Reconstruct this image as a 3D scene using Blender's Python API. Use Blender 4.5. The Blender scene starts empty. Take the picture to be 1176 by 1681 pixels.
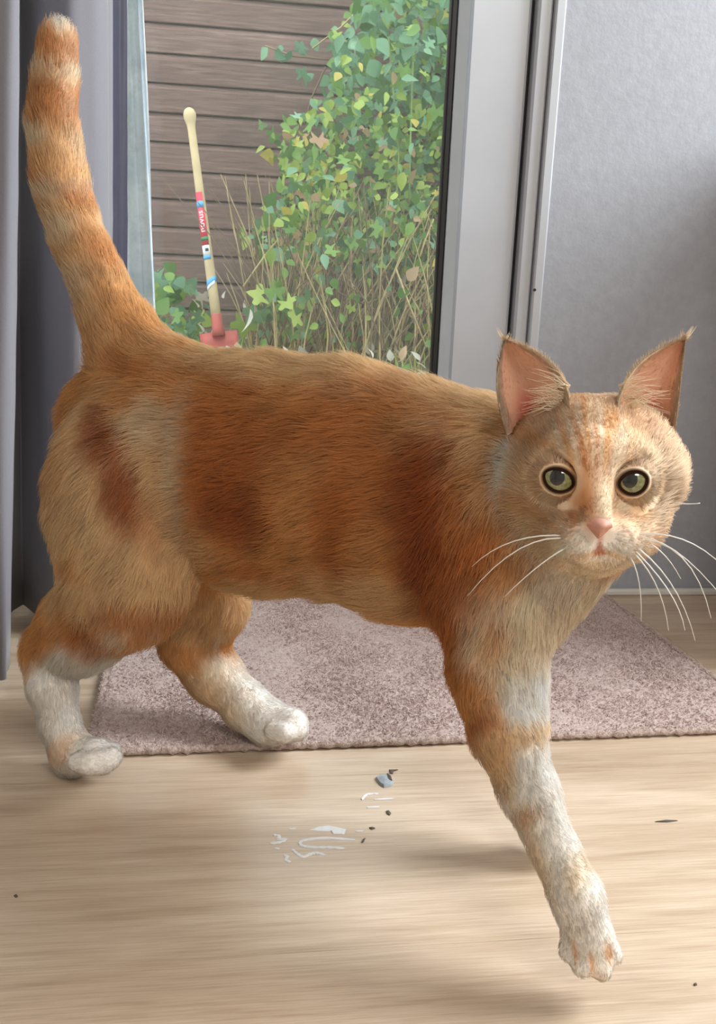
import bpy, bmesh, math, random
import numpy as np
from math import sin, cos, radians, pi
from mathutils import Vector, Matrix

rng = np.random.default_rng(7)
random.seed(7)
sc = bpy.context.scene
C = sc.collection

# ------------------------------------------------------------------ camera
FPX = 1350.0                                   # focal length in pixels of the 1176 x 1681 frame
CAM = np.array([0.0, 0.0, 0.36])
_a, _p, _r = radians(7.4), radians(13.0), 0.038
FW = np.array([sin(_a) * cos(_p), cos(_a) * cos(_p), -sin(_p)])
_R0 = np.array([cos(_a), -sin(_a), 0.0])
_U0 = np.cross(_R0, FW)
RT = cos(_r) * _R0 + sin(_r) * _U0
UP = -sin(_r) * _R0 + cos(_r) * _U0
cam_data = bpy.data.cameras.new('camera')
cam_data.sensor_fit = 'VERTICAL'
cam_data.sensor_height = 36.0
cam_data.lens = 36.0 * FPX / 1681.0
cam_data.clip_start = 0.01
cam = bpy.data.objects.new('camera', cam_data)
C.objects.link(cam)
cam.matrix_world = Matrix(((RT[0], UP[0], -FW[0], CAM[0]), (RT[1], UP[1], -FW[1], CAM[1]),
                           (RT[2], UP[2], -FW[2], CAM[2]), (0, 0, 0, 1)))
sc.camera = cam

# ------------------------------------------------------------------ sky, side window light, added rear fill, exposure
world = bpy.data.worlds.new('overcast_sky')
sc.world = world
world.use_nodes = True
world.node_tree.nodes['Background'].inputs['Color'].default_value = (0.90, 0.96, 1.0, 1)
world.node_tree.nodes['Background'].inputs['Strength'].default_value = 3.1


def area(name, loc, target, sx, sy, power, col):
    d = bpy.data.lights.new(name, 'AREA')
    d.shape = 'RECTANGLE'
    d.size, d.size_y, d.energy, d.color = sx, sy, power, col
    o = bpy.data.objects.new(name, d)
    C.objects.link(o)
    o.location = loc
    o.rotation_euler = (Vector(target) - Vector(loc)).to_track_quat('-Z', 'Y').to_euler()
    return o


area('window_daylight_side', (1.76, 0.54, 1.45), (0.2, 0.56, 0.2), 0.85, 1.1, 62, (0.93, 0.97, 1.0))
area('added_rear_fill', (0.93, -1.86, 2.06), (0.1, 0.6, 0.2), 1.1, 0.46, 25, (1.0, 0.97, 0.93))  # fill lamp added behind the camera, no known window there
vs = sc.view_settings
vs.view_transform = 'Standard'
vs.look = 'None'
vs.exposure = 0.2
vs.gamma = 1.0
vs.use_curve_mapping = False


# ------------------------------------------------------------------ helpers
def ray(px, py):
    return FW + RT * (px - 588.0) / FPX - UP * (py - 840.5) / FPX


def at_d(px, py, d):
    return CAM + ray(px, py) * d


def at_y(px, py, Y):
    r = ray(px, py)
    return CAM + r * (Y - CAM[1]) / r[1]


def at_z(px, py, z):
    r = ray(px, py)
    return CAM + r * (z - CAM[2]) / r[2]


def s2l(c):
    c = np.asarray(c, float) / 255.0
    return np.where(c <= 0.04045, c / 12.92, ((c + 0.055) / 1.055) ** 2.4)


def rgb(r, g, b):
    return tuple(float(x) for x in s2l((r, g, b))) + (1.0,)


class NT:
    """Small node-tree writer."""
    def __init__(self, name):
        self.m = bpy.data.materials.new(name)
        self.m.use_nodes = True
        self.t = self.m.node_tree
        self.b = self.t.nodes['Principled BSDF']
        self.out = self.t.nodes['Material Output']

    def n(self, typ, **kw):
        nd = self.t.nodes.new(typ)
        for k, v in kw.items():
            if k in nd.inputs:
                nd.inputs[k].default_value = v
            else:
                setattr(nd, k, v)
        return nd

    def l(self, a, b):
        self.t.links.new(a, b)

    def coord(self, scale=(1, 1, 1), kind='Object'):
        tc = self.n('ShaderNodeTexCoord')
        mp = self.n('ShaderNodeMapping')
        mp.inputs['Scale'].default_value = scale
        self.l(tc.outputs[kind], mp.inputs['Vector'])
        return mp.outputs['Vector']

    def noise(self, vec, scale=5, detail=4, rough=0.55, dist=0.0):
        nd = self.n('ShaderNodeTexNoise')
        nd.inputs['Scale'].default_value = scale
        nd.inputs['Detail'].default_value = detail
        nd.inputs['Roughness'].default_value = rough
        nd.inputs['Distortion'].default_value = dist
        self.l(vec, nd.inputs['Vector'])
        return nd.outputs['Fac']

    def ramp(self, fac, stops):
        r = self.n('ShaderNodeValToRGB')
        e = r.color_ramp.elements
        while len(e) < len(stops):
            e.new(0.5)
        for i, (p, c) in enumerate(stops):
            e[i].position = p
            e[i].color = c
        self.l(fac, r.inputs['Fac'])
        return r.outputs['Color']

    def mix(self, fac, a, b, blend='MIX'):
        m = self.n('ShaderNodeMix', data_type='RGBA', blend_type=blend)
        for s, v in ((0, fac), (6, a), (7, b)):
            if hasattr(v, 'is_linked'):
                self.l(v, m.inputs[s])
            else:
                m.inputs[s].default_value = v
        return m.outputs[2]

    def bump(self, h, strength=0.3, dist=0.002):
        bn = self.n('ShaderNodeBump')
        bn.inputs['Strength'].default_value = strength
        bn.inputs['Distance'].default_value = dist
        self.l(h, bn.inputs['Height'])
        self.l(bn.outputs['Normal'], self.b.inputs['Normal'])

    def base(self, c):
        if hasattr(c, 'is_linked'):
            self.l(c, self.b.inputs['Base Color'])
        else:
            self.b.inputs['Base Color'].default_value = c
        return self

    def set(self, **kw):
        for k, v in kw.items():
            self.b.inputs[k.replace('_', ' ')].default_value = v
        return self


def simple(name, c, rough=0.5, var=0.12, scale=20, bump=0.0, **kw):
    t = NT(name)
    v = t.coord()
    nz = t.noise(v, scale, 4)
    dark = tuple(x * (1 - var) for x in c[:3]) + (1,)
    lite = tuple(min(1, x * (1 + var)) for x in c[:3]) + (1,)
    t.base(t.ramp(nz, [(0.3, dark), (0.7, lite)]))
    t.set(Roughness=rough, **kw)
    if bump:
        t.bump(nz, bump, 0.001)
    return t.m


def link(name, me, mat=None, parent=None, smooth=False):
    o = bpy.data.objects.new(name, me)
    C.objects.link(o)
    if mat is not None and len(me.materials) == 0:
        me.materials.append(mat)
    if parent is not None:
        o.parent = parent
    if smooth:
        me.shade_smooth()
    return o


def mesh(name, verts, faces, mat=None, parent=None, smooth=False):
    me = bpy.data.meshes.new(name)
    me.from_pydata([tuple(map(float, v)) for v in verts], [], [tuple(map(int, f)) for f in faces])
    me.update()
    return link(name, me, mat, parent, smooth)


class MB:
    """Collects shapes for one mesh object."""
    def __init__(self):
        self.v, self.f = [], []

    def add(self, vs_, fs):
        o = len(self.v)
        self.v += [tuple(map(float, p)) for p in vs_]
        self.f += [tuple(i + o for i in q) for q in fs]
        return self

    def box(self, x0, x1, y0, y1, z0, z1, ch=0.0):
        if ch <= 0:
            p = [(x, y, z) for x in (x0, x1) for y in (y0, y1) for z in (z0, z1)]
            return self.add(p, [(0, 1, 3, 2), (4, 6, 7, 5), (0, 4, 5, 1), (2, 3, 7, 6), (0, 2, 6, 4), (1, 5, 7, 3)])
        bm = bmesh.new()
        bmesh.ops.create_cube(bm, size=1.0)
        for q in bm.verts:
            q.co = ((x0 + x1) / 2 + q.co.x * (x1 - x0), (y0 + y1) / 2 + q.co.y * (y1 - y0), (z0 + z1) / 2 + q.co.z * (z1 - z0))
        bmesh.ops.bevel(bm, geom=list(bm.edges), offset=ch, segments=1, affect='EDGES')
        bm.verts.index_update()
        self.add([q.co[:] for q in bm.verts], [[q.index for q in f.verts] for f in bm.faces])
        bm.free()
        return self

    def tube(self, pts, rad, n=6, cap=True):
        pts = [np.asarray(p, float) for p in pts]
        rad = [rad] * len(pts) if np.isscalar(rad) else list(rad)
        o = len(self.v)
        nrm = None
        for i, p in enumerate(pts):
            t = pts[min(i + 1, len(pts) - 1)] - pts[max(i - 1, 0)]
            t /= np.linalg.norm(t) + 1e-12
            if nrm is None:
                nrm = np.cross(t, [0.31, 0.83, 0.45])
            nrm = nrm - t * (nrm @ t)
            nrm /= np.linalg.norm(nrm) + 1e-12
            b = np.cross(t, nrm)
            for k in range(n):
                a = 2 * pi * k / n
                self.v.append(tuple(p + rad[i] * (nrm * cos(a) + b * sin(a))))
        for i in range(len(pts) - 1):
            for k in range(n):
                k2 = (k + 1) % n
                self.f.append((o + i * n + k, o + i * n + k2, o + (i + 1) * n + k2, o + (i + 1) * n + k))
        if cap:
            self.f.append(tuple(o + k for k in range(n))[::-1])
            self.f.append(tuple(o + (len(pts) - 1) * n + k for k in range(n)))
        return self

    def build(self, name, mat=None, parent=None, smooth=False):
        return mesh(name, self.v, self.f, mat, parent, smooth)


def tag(o, label=None, cat=None, group=None, kind=None):
    if label:
        o['label'] = label
    if cat:
        o['category'] = cat
    if group:
        o['group'] = group
    if kind:
        o['kind'] = kind
    return o


def empty(name, loc, rz=0.0):
    o = bpy.data.objects.new(name, None)
    o.empty_display_size = 0.05
    C.objects.link(o)
    o.location = tuple(map(float, loc))
    o.rotation_euler = (0, 0, rz)
    return o


def wavy(p, seed, scale, n=7):
    """Cheap smooth noise in about -1..1 for an array of points."""
    r = np.random.default_rng(seed)
    out = 0
    for i in range(n):
        d = r.normal(size=3)
        d *= scale * (0.6 + 1.2 * r.random()) / np.linalg.norm(d)
        out = out + np.sin(p @ d + r.random() * 6.283)
    return out / math.sqrt(n) * 0.9


# ------------------------------------------------------------------ materials of the setting
def m_floor():
    t = NT('oak_laminate')
    v = t.coord((1.2, 16, 16))
    g1 = t.noise(v, 6, 7, 0.6, 0.4)
    v2 = t.coord((0.7, 5, 5))
    g2 = t.noise(v2, 3, 3, 0.5, 0.8)
    v3 = t.coord((4, 160, 160))
    g3 = t.noise(v3, 5, 3, 0.6)
    c = t.ramp(g1, [(0.25, rgb(194, 174, 152)), (0.5, rgb(214, 197, 177)), (0.78, rgb(226, 212, 194))])
    c2 = t.ramp(g2, [(0.3, rgb(196, 176, 152)), (0.7, rgb(255, 250, 242))])
    c = t.mix(0.55, c, c2, 'MULTIPLY')
    c3 = t.ramp(g3, [(0.3, rgb(205, 196, 186)), (0.6, rgb(255, 255, 255))])
    c = t.mix(0.5, c, c3, 'MULTIPLY')
    t.base(c)
    rr = t.n('ShaderNodeMapRange')
    rr.inputs['To Min'].default_value = 0.27
    rr.inputs['To Max'].default_value = 0.38
    t.l(g1, rr.inputs['Value'])
    t.l(rr.outputs['Result'], t.b.inputs['Roughness'])
    t.bump(g3, 0.08, 0.0006)
    return t.m


def m_wall(name, c, var=0.06):
    t = NT(name)
    v = t.coord()
    n1 = t.noise(v, 90, 4, 0.6)
    n2 = t.noise(v, 3, 3)
    a = tuple(x * (1 - var) for x in c[:3]) + (1,)
    b = tuple(x * (1 + var) for x in c[:3]) + (1,)
    col = t.ramp(n1, [(0.35, a), (0.65, b)])
    col = t.mix(0.25, col, t.ramp(n2, [(0.3, a), (0.7, b)]))
    t.base(col).set(Roughness=0.6)
    t.bump(n1, 0.35, 0.0015)
    return t.m


MAT_FLOOR = m_floor()
MAT_WALL = m_wall('grey_textured_wallpaper', rgb(154, 158, 166))
MAT_PLAIN = m_wall('pale_room_paint', rgb(205, 200, 192), 0.03)
MAT_FRAME = simple('pale_grey_door_paint', rgb(176, 180, 186), 0.35, 0.03, 14)
MAT_BEAD = simple('white_glazing_bead', rgb(206, 216, 224), 0.3, 0.03, 14)
MAT_BLACK = simple('black_rubber_gasket', rgb(22, 23, 25), 0.5, 0.1, 30)
MAT_WHITE = simple('white_floor_trim', rgb(206, 204, 198), 0.35, 0.04, 30)

t = NT('clear_pane')
for nd in (t.b,):
    t.t.nodes.remove(nd)
tr = t.n('ShaderNodeBsdfTransparent')
tr.inputs['Color'].default_value = (0.95, 0.98, 0.97, 1)
gl = t.n('ShaderNodeBsdfGlossy')
gl.inputs['Roughness'].default_value = 0.02
fr = t.n('ShaderNodeFresnel')
fr.inputs['IOR'].default_value = 1.45
mx = t.n('ShaderNodeMixShader')
t.l(fr.outputs[0], mx.inputs[0])
t.l(tr.outputs[0], mx.inputs[1])
t.l(gl.outputs[0], mx.inputs[2])
dst = t.n('ShaderNodeBsdfTranslucent')
dst.inputs['Color'].default_value = (0.86, 0.92, 0.9, 1)
dn_ = t.noise(t.coord(), 5, 5, 0.6)
mp_ = t.n('ShaderNodeMapRange')
mp_.inputs['To Min'].default_value = 0.02
mp_.inputs['To Max'].default_value = 0.06
t.l(dn_, mp_.inputs['Value'])
mx2 = t.n('ShaderNodeMixShader')
t.l(mp_.outputs['Result'], mx2.inputs[0])
t.l(mx.outputs[0], mx2.inputs[1])
t.l(dst.outputs[0], mx2.inputs[2])
t.l(mx2.outputs[0], t.out.inputs['Surface'])
MAT_GLASS = t.m

# ------------------------------------------------------------------ room shell
YW = 1.05            # inner face of the garden wall
X0, X1, Y0, ZC = -1.7, 1.7, -1.8, 2.4

fl = tag(MB().box(X0, X1, Y0, YW + 0.12, -0.06, -0.012).build('floor', MAT_FLOOR), kind='structure')
row_w, y = 0.19, 0.79 - 0.19 * 14
k = 0
plank_cache = {}
while y < YW + 0.1:
    x = -1.72 - (0.0, 0.03, -0.02)[k % 3]
    while x < X1:
        xa, xb = max(x, X0), min(x + 1.1, X1)
        if xb - xa > 0.02:
            ya, yb = max(y, Y0), min(y + row_w, YW + 0.11)
            if yb - ya > 0.01:
                p = MB().box(xa + 0.0001, xb - 0.0001, ya + 0.0001, yb - 0.0001, -0.012, 0.0, 0.0002).build('plank', MAT_FLOOR, fl)
        x += 1.1
    y += row_w
    k += 1

# door and glazing positions across the wall (metres)
XG0, XG1 = -0.62, 0.235       # visible glass
XD = 0.326                    # edge of the opening leaf
XF = 0.360                    # end of the frame, wall starts
wb = MB()
wb.box(XF - 0.005, X1, YW, YW + 0.12, 0, ZC)
wb.box(X0, XG0 - 0.12, YW, YW + 0.12, 0, ZC)
wb.box(XG0 - 0.12, XF - 0.005, YW, YW + 0.12, 2.1, ZC)
tag(wb.build('wall_back', MAT_WALL), kind='structure')
wr = MB()
WY0, WY1, WZ0, WZ1 = 0.08, 1.0, 0.85, 2.05
wr.box(X1, X1 + 0.12, Y0, WY0, 0, ZC).box(X1, X1 + 0.12, WY1, YW + 0.12, 0, ZC)
wr.box(X1, X1 + 0.12, WY0, WY1, 0, WZ0).box(X1, X1 + 0.12, WY0, WY1, WZ1, ZC)
tag(wr.build('wall_right', MAT_PLAIN), kind='structure')
tag(MB().box(X0 - 0.12, X0, Y0, YW + 0.12, 0, ZC).build('wall_left', MAT_PLAIN), kind='structure')
wq = MB()
wq.box(X0, 0.36, Y0 - 0.12, Y0, 0, ZC).box(1.5, X1, Y0 - 0.12, Y0, 0, ZC)
wq.box(0.36, 1.5, Y0 - 0.12, Y0, 0, 1.80).box(0.36, 1.5, Y0 - 0.12, Y0, 2.32, ZC)
tag(wq.build('wall_rear', MAT_PLAIN), kind='structure')
tag(MB().box(X0 - 0.12, X1 + 0.12, Y0 - 0.12, YW + 0.12, ZC, ZC + 0.1).build('ceiling', MAT_PLAIN), kind='structure')
for nm, box_ in (('window_1', [(X1 + 0.03, X1 + 0.09, a, b, c, d) for a, b, c, d in
                               ((WY0, WY0 + .05, WZ0, WZ1), (WY1 - .05, WY1, WZ0, WZ1), (WY0, WY1, WZ0, WZ0 + .05), (WY0, WY1, WZ1 - .05, WZ1))]),
                 ('added_rear_window', [(a, b, Y0 - 0.09, Y0 - 0.03, c, d) for a, b, c, d in  # made-up rear opening for the added front fill
                               ((.36, .40, 1.80, 2.32), (1.46, 1.5, 1.80, 2.32), (.36, 1.5, 1.80, 1.84), (.36, 1.5, 2.28, 2.32))])):
    w_ = MB()
    for q in box_:
        w_.box(*q, ch=0.004)
    tag(w_.build(nm, MAT_FRAME), kind='structure')
# slim white bead where the wall meets the floor
tag(MB().box(XF + 0.004, X1 - 0.002, YW - 0.011, YW, 0.0, 0.010, 0.003).build('trim_1', MAT_WHITE), kind='structure')

# garden door
door = tag(empty('door_1', (0, YW, 0)), kind='structure')


def dbox(name, x0, x1, y0, y1, z0, z1, ch, mat):
    return MB().box(x0, x1, y0, y1, z0, z1, ch).build(name, mat, door)


ZT = 2.02
dbox('leaf_stile', XG1 + 0.0155, XD, 0.014, 0.075, 0.03, ZT, 0.004, MAT_FRAME)
dbox('leaf_stile', XG0 - 0.11, XG0 - 0.012, 0.014, 0.075, 0.03, ZT, 0.004, MAT_FRAME)
dbox('bottom_rail', XG0 - 0.012, XG1 + 0.0155, 0.014, 0.075, 0.03, 0.16, 0.004, MAT_FRAME)
dbox('top_rail', XG0 - 0.012, XG1 + 0.0155, 0.014, 0.075, ZT - 0.1, ZT, 0.004, MAT_FRAME)
dbox('threshold', XG0 - 0.12, XF - 0.006, 0.004, 0.115, 0.0, 0.028, 0.004, MAT_FRAME)
# sloping bead round the glass, black gasket inside it
gz0, gz1 = 0.16, ZT - 0.1
for nm, x0, x1 in (('glazing_bead', XG1 + 0.004, XG1 + 0.0155), ('glazing_bead', XG0 - 0.012, XG0 - 0.003)):
    s = 1 if x0 > 0 else -1
    xa, xb = (x0, x1) if s > 0 else (x1, x0)
    pr = [(xb, 0.014), (xb, 0.05), (xa, 0.05), (xa, 0.027)]
    MB().add([(a, b, z) for z in (gz0, gz1) for a, b in pr], [(0, 1, 5, 4), (1, 2, 6, 5), (2, 3, 7, 6), (3, 0, 4, 7), (3, 2, 1, 0), (4, 5, 6, 7)]).build(nm, MAT_BEAD, door)
dbox('gasket', XG1 - 0.004, XG1 + 0.004, 0.030, 0.048, gz0, gz1, 0.0015, MAT_BLACK)
dbox('gasket', XG0 - 0.003, XG0 + 0.003, 0.030, 0.048, gz0, gz1, 0.0015, MAT_BLACK)
dbox('glass_pane', XG0 - 0.002, XG1 + 0.002, 0.038, 0.042, gz0 - 0.002, gz1 + 0.002, 0, MAT_GLASS)
# fixed frame: black seal in the gap, two stepped strips
dbox('seal', XD + 0.0005, XD + 0.005, 0.022, 0.06, 0.028, ZT + 0.03, 0.001, MAT_BLACK)
dbox('frame_strip', XD + 0.0045, XD + 0.0228, 0.004, 0.08, 0.0, ZT + 0.06, 0.003, MAT_FRAME)
dbox('frame_strip', XD + 0.0235, XF + 0.0025, -0.003, 0.08, 0.0, ZT + 0.06, 0.002, MAT_FRAME)
dbox('frame_head', XG0 - 0.12, XD + 0.004, 0.004, 0.08, ZT + 0.005, ZT + 0.06, 0.003, MAT_FRAME)
sx = at_y(878, 476, YW - 0.003)
MB().tube([(sx[0], -0.0045, sx[2]), (sx[0], -0.002, sx[2])], 0.0018, 8).build('screw_head', MAT_BLACK, door)

# brown sideboard in the corner, just out of frame on the right
MAT_BROWN = simple('brown_wood', rgb(140, 88, 52), 0.45, 0.2, 8)
sb = tag(empty('sideboard', (0.87, 0.93, 0)), 'brown wooden sideboard in the corner right of the garden door', 'sideboard')
MB().box(-0.20, 0.62, -0.20, 0.115, 0.06, 0.60, 0.006).build('body', MAT_BROWN, sb)
MB().box(-0.22, 0.64, -0.22, 0.118, 0.60, 0.625, 0.006).build('top', MAT_BROWN, sb)
for dx in (-0.17, 0.22):
    dd = MB().box(dx, dx + 0.37, -0.214, -0.199, 0.09, 0.57, 0.004).build('cabinet_door', MAT_BROWN, sb)
    MB().tube([(dx + 0.185, -0.235, 0.33), (dx + 0.185, -0.213, 0.33)], [0.012, 0.008], 8).build('knob', MAT_BLACK, dd)
for lx in (-0.17, 0.58):
    for ly in (-0.17, 0.09):
        MB().tube([(lx, ly, 0.0), (lx, ly, 0.065)], [0.012, 0.018], 8).build('leg', MAT_BROWN, sb)


# ================================================================== CURTAINS, RUG, MARKS ON THE FLOOR
def m_fabric(name, c, var=0.08, tr=0.0):
    t = NT(name)
    v = t.coord((900, 900, 900))
    n1 = t.noise(v, 1.0, 2)
    v2 = t.coord((3, 3, 0.6))
    n2 = t.noise(v2, 4, 3)
    a = tuple(x * (1 - var) for x in c[:3]) + (1,)
    b = tuple(min(1, x * (1 + var)) for x in c[:3]) + (1,)
    t.base(t.mix(0.5, t.ramp(n1, [(0.3, a), (0.7, b)]), t.ramp(n2, [(0.3, a), (0.7, b)])))
    t.set(Roughness=0.75, Sheen_Weight=0.25, Sheen_Roughness=0.5)
    t.bump(n1, 0.2, 0.0006)
    return t.m


MAT_DRAPE = m_fabric('slate_grey_drape', rgb(120, 120, 128))


def hang(name, prof, z0, z1, mat, thick, nz=24, sway=0.0):
    """prof: list of (px at top, px at bottom, Y) following the fold in plan; a hanging cloth of real thickness."""
    n = len(prof)
    pts = []
    for iz in range(nz + 1):
        s = iz / nz
        z = z0 + (z1 - z0) * s
        for i, (pt, pb, Y) in enumerate(prof):
            q = np.array([at_y(pt, 20, Y)[0], at_y(pb, 1000, Y)[0]])
            zt, zb = at_y(pt, 20, Y)[2], at_y(pb, 1000, Y)[2]
            f_ = (z - zb) / (zt - zb)
            x = q[1] + (q[0] - q[1]) * f_
            x += sway * 0.004 * sin(z * 7 + i * 0.6) + sway * 0.002 * sin(z * 17 + i)
            pts.append((x, Y + sway * 0.003 * sin(z * 5 + i * 0.9), z))
    fs = [(iz * n + i, iz * n + i + 1, (iz + 1) * n + i + 1, (iz + 1) * n + i) for iz in range(nz) for i in range(n - 1)]
    o = mesh(name, pts, fs, mat, None, True)
    if thick:
        md = o.modifiers.new('thickness', 'SOLIDIFY')
        md.thickness = thick
        md.offset = 0
    return o


def smooth_poly(pts, per=5):
    out = []
    P = [np.array(p, float) for p in pts]
    for i in range(len(P) - 1):
        p0, p1, p2, p3 = P[max(0, i - 1)], P[i], P[i + 1], P[min(len(P) - 1, i + 2)]
        for s in np.linspace(0, 1, per, endpoint=False):
            out.append(0.5 * ((2 * p1) + (-p0 + p2) * s + (2 * p0 - 5 * p1 + 4 * p2 - p3) * s ** 2 + (-p0 + 3 * p1 - 3 * p2 + p3) * s ** 3))
    out.append(P[-1])
    return [tuple(q) for q in out]


dr = hang('curtain', smooth_poly([(-120, -120, .84), (-60, -70, .80), (-10, -18, .775), (20, 8, .772), (27, 14, .80), (24, 12, .86), (22, 16, .95), (32, 36, .985), (50, 60, .955), (78, 85, .920),
                                  (112, 112, .903), (148, 144, .908), (172, 168, .926), (179, 176, .945), (181, 178, .955)]),
          0.012, 2.15, MAT_DRAPE, 0.003, 24, 0.4)
tag(dr, 'slate grey curtain hanging in deep folds left of the glass door', 'curtain')
ln_ = hang('lining', smooth_poly([(178, 175, .958), (184, 181, .972), (194, 190, .984), (203, 200, .992), (206, 204, 1.004)]), 0.02, 2.14, simple('shade_navy_lining', rgb(50, 50, 66), 0.7, 0.1, 40), 0.002, 24, 0.4)  # edge turned from the light, its shade put into the navy colour
ln_.parent = dr
ln_['label'] = 'lining edge with its shade painted in as dark navy'
t = NT('white_net')
v = t.coord((1, 1, 1))
vo = t.n('ShaderNodeTexVoronoi', feature='SMOOTH_F1')
vo.inputs['Scale'].default_value = 26
t.l(v, vo.inputs['Vector'])
n1 = t.noise(v, 60, 5, 0.7)
n2 = t.noise(v, 14, 4, 0.6, 1.2)
colr = t.mix(0.5, t.ramp(vo.outputs['Distance'], [(0.25, rgb(240, 248, 255)), (0.6, rgb(212, 225, 236))]), t.ramp(n2, [(0.4, rgb(208, 222, 234)), (0.6, rgb(242, 250, 255))]))
t.base(colr).set(Roughness=0.8)
t.bump(n2, 0.5, 0.002)
trl = t.n('ShaderNodeBsdfTranslucent')
t.l(colr, trl.inputs['Color'])
m1 = t.n('ShaderNodeMixShader', Fac=0.88)
t.l(t.b.outputs[0], m1.inputs[1])
t.l(trl.outputs[0], m1.inputs[2])
tp_ = t.n('ShaderNodeBsdfTransparent')
m2 = t.n('ShaderNodeMixShader')
t.l(t.ramp(n1, [(0.5, (0, 0, 0, 1)), (0.7, (0.16, 0.16, 0.16, 1))]), m2.inputs[0])
t.l(m1.outputs[0], m2.inputs[1])
t.l(tp_.outputs[0], m2.inputs[2])
t.l(m2.outputs[0], t.out.inputs['Surface'])
nt = hang('net_curtain', smooth_poly([(150, 160, 1.03), (175, 190, 1.022), (195, 215, 1.034), (212, 240, 1.026), (224, 262, 1.028), (231, 274, 1.026), (234, 279, 1.027)], 6), 0.03, 2.1, t.m, 0.0, 40, 0.5)
tag(nt, 'white floral net curtain edge beside the garden door glass', 'net curtain')

# ---- rug
RC = [np.array(q) for q in ((-0.134, 0.640), (0.490, 0.652), (0.480, 1.030), (-0.165, 1.020))]   # front left, front right, back right, back left


def rug_xy(a, b):
    return (RC[0] * (1 - a) + RC[1] * a) * (1 - b) + (RC[3] * (1 - a) + RC[2] * a) * b


t = NT('mauve_rug_pile')
v = t.coord()
n1, n2, n3 = t.noise(v, 260, 3, 0.7), t.noise(v, 34, 4, 0.65), t.noise(v, 900, 2)
c = t.ramp(n2, [(0.3, rgb(172, 150, 144)), (0.7, rgb(200, 180, 173))])
c = t.mix(0.55, c, t.ramp(n1, [(0.36, rgb(158, 136, 130)), (0.5, rgb(190, 169, 162)), (0.66, rgb(214, 198, 191))]))
t.base(c).set(Roughness=0.95, Sheen_Weight=0.2)
t.bump(n1, 0.5, 0.003)
MAT_RUG = t.m
t = NT('mauve_rug_edging')
v = t.coord()
n1 = t.noise(v, 300, 3, 0.7)
t.base(t.ramp(n1, [(0.3, rgb(150, 128, 120)), (0.7, rgb(206, 188, 178))])).set(Roughness=0.95)
t.bump(n1, 0.8, 0.003)
MAT_EDGE = t.m
rug = tag(empty('rug', (RC[0][0], RC[0][1], 0)), 'mauve brown pile rug on the floor in front of the garden door', 'rug')
rx0 = np.array([RC[0][0], RC[0][1], 0])
NA, NB = 190, 120
ga, gb = np.meshgrid(np.linspace(0, 1, NA + 1), np.linspace(0, 1, NB + 1), indexing='ij')
XY = np.stack([rug_xy(a, b) for a, b in zip(ga.ravel(), gb.ravel())])
P3 = np.concatenate([XY, np.zeros((len(XY), 1))], 1)
zz = 0.0062 + 0.0004 * wavy(P3, 51, 300) + 0.0006 * wavy(P3, 52, 40) + 0.0004 * rng.normal(size=len(P3))
edge = np.minimum(np.minimum(ga, 1 - ga) * 0.62, np.minimum(gb, 1 - gb) * 0.39).ravel()
zz = np.where(edge < 0.001, 0.0004, zz)
P3[:, 2] = zz
fs = [(i * (NB + 1) + j, (i + 1) * (NB + 1) + j, (i + 1) * (NB + 1) + j + 1, i * (NB + 1) + j + 1) for i in range(NA) for j in range(NB)]
mesh('pile', P3 - rx0, fs, MAT_RUG, rug, True)
for (p, q) in ((0, 1), (1, 2), (2, 3), (3, 0)):
    n = int(np.linalg.norm(RC[q] - RC[p]) / 0.004)
    pts, rr = [], []
    for i in range(n + 1):
        s = i / n
        xy = RC[p] * (1 - s) + RC[q] * s
        jit = 0.0007 * np.array([sin(i * 1.3 + p), cos(i * 1.7)])
        pts.append((xy[0] + jit[0] - rx0[0], xy[1] + jit[1] - rx0[1], 0.0042 + 0.0006 * sin(i * 2.1)))
        rr.append(0.0036 + 0.0006 * sin(i * 2.6) + random.uniform(-.0003, .0003))
    MB().tube(pts, rr, 7).build('edge_binding', MAT_EDGE, rug, True)
# yarn ends standing out of the pile and the binding
NR = 70000
a_, b_ = rng.random(NR), rng.random(NR)
ne = 9000
sd = rng.integers(0, 4, ne)
a_[:ne] = np.where(sd == 0, rng.random(ne), np.where(sd == 1, 1, np.where(sd == 2, rng.random(ne), 0)))
b_[:ne] = np.where(sd == 0, 0, np.where(sd == 1, rng.random(ne), np.where(sd == 2, 1, rng.random(ne))))
xy = (RC[0] * (1 - a_)[:, None] + RC[1] * a_[:, None]) * (1 - b_)[:, None] + (RC[3] * (1 - a_)[:, None] + RC[2] * a_[:, None]) * b_[:, None]
base = np.concatenate([xy, np.full((NR, 1), 0.0052)], 1) - rx0
dirn = np.concatenate([rng.normal(0, 0.7, (NR, 2)), np.ones((NR, 1))], 1)
ln = (0.0014 + 0.0014 * rng.random(NR))[:, None]
ps = np.stack([base, base + dirn * ln * 0.55, base + dirn * ln + np.concatenate([rng.normal(0, .0008, (NR, 2)), np.zeros((NR, 1))], 1)], 1)
ps[:, :, 2] = np.maximum(ps[:, :, 2], 0.001)
rcv = bpy.data.hair_curves.new('yarn_ends')
rcv.add_curves([3] * NR)
rcv.points.foreach_set('position', ps.astype(np.float32).ravel())
ra_ = rcv.attributes.get('radius') or rcv.attributes.new('radius', 'FLOAT', 'POINT')
ra_.data.foreach_set('value', np.tile(np.array([.0004, .0004, .00022], np.float32), NR))
t = NT('mauve_yarn')
hi_ = t.n('ShaderNodeHairInfo')
t.base(t.ramp(hi_.outputs['Random'], [(0.0, rgb(166, 144, 138)), (0.5, rgb(194, 173, 166)), (1.0, rgb(220, 204, 197))])).set(Roughness=0.95)
rcv.materials.append(t.m)
yo = bpy.data.objects.new('yarn_ends', rcv)
C.objects.link(yo)
yo.parent = rug
yo['kind'] = 'stuff'

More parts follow.
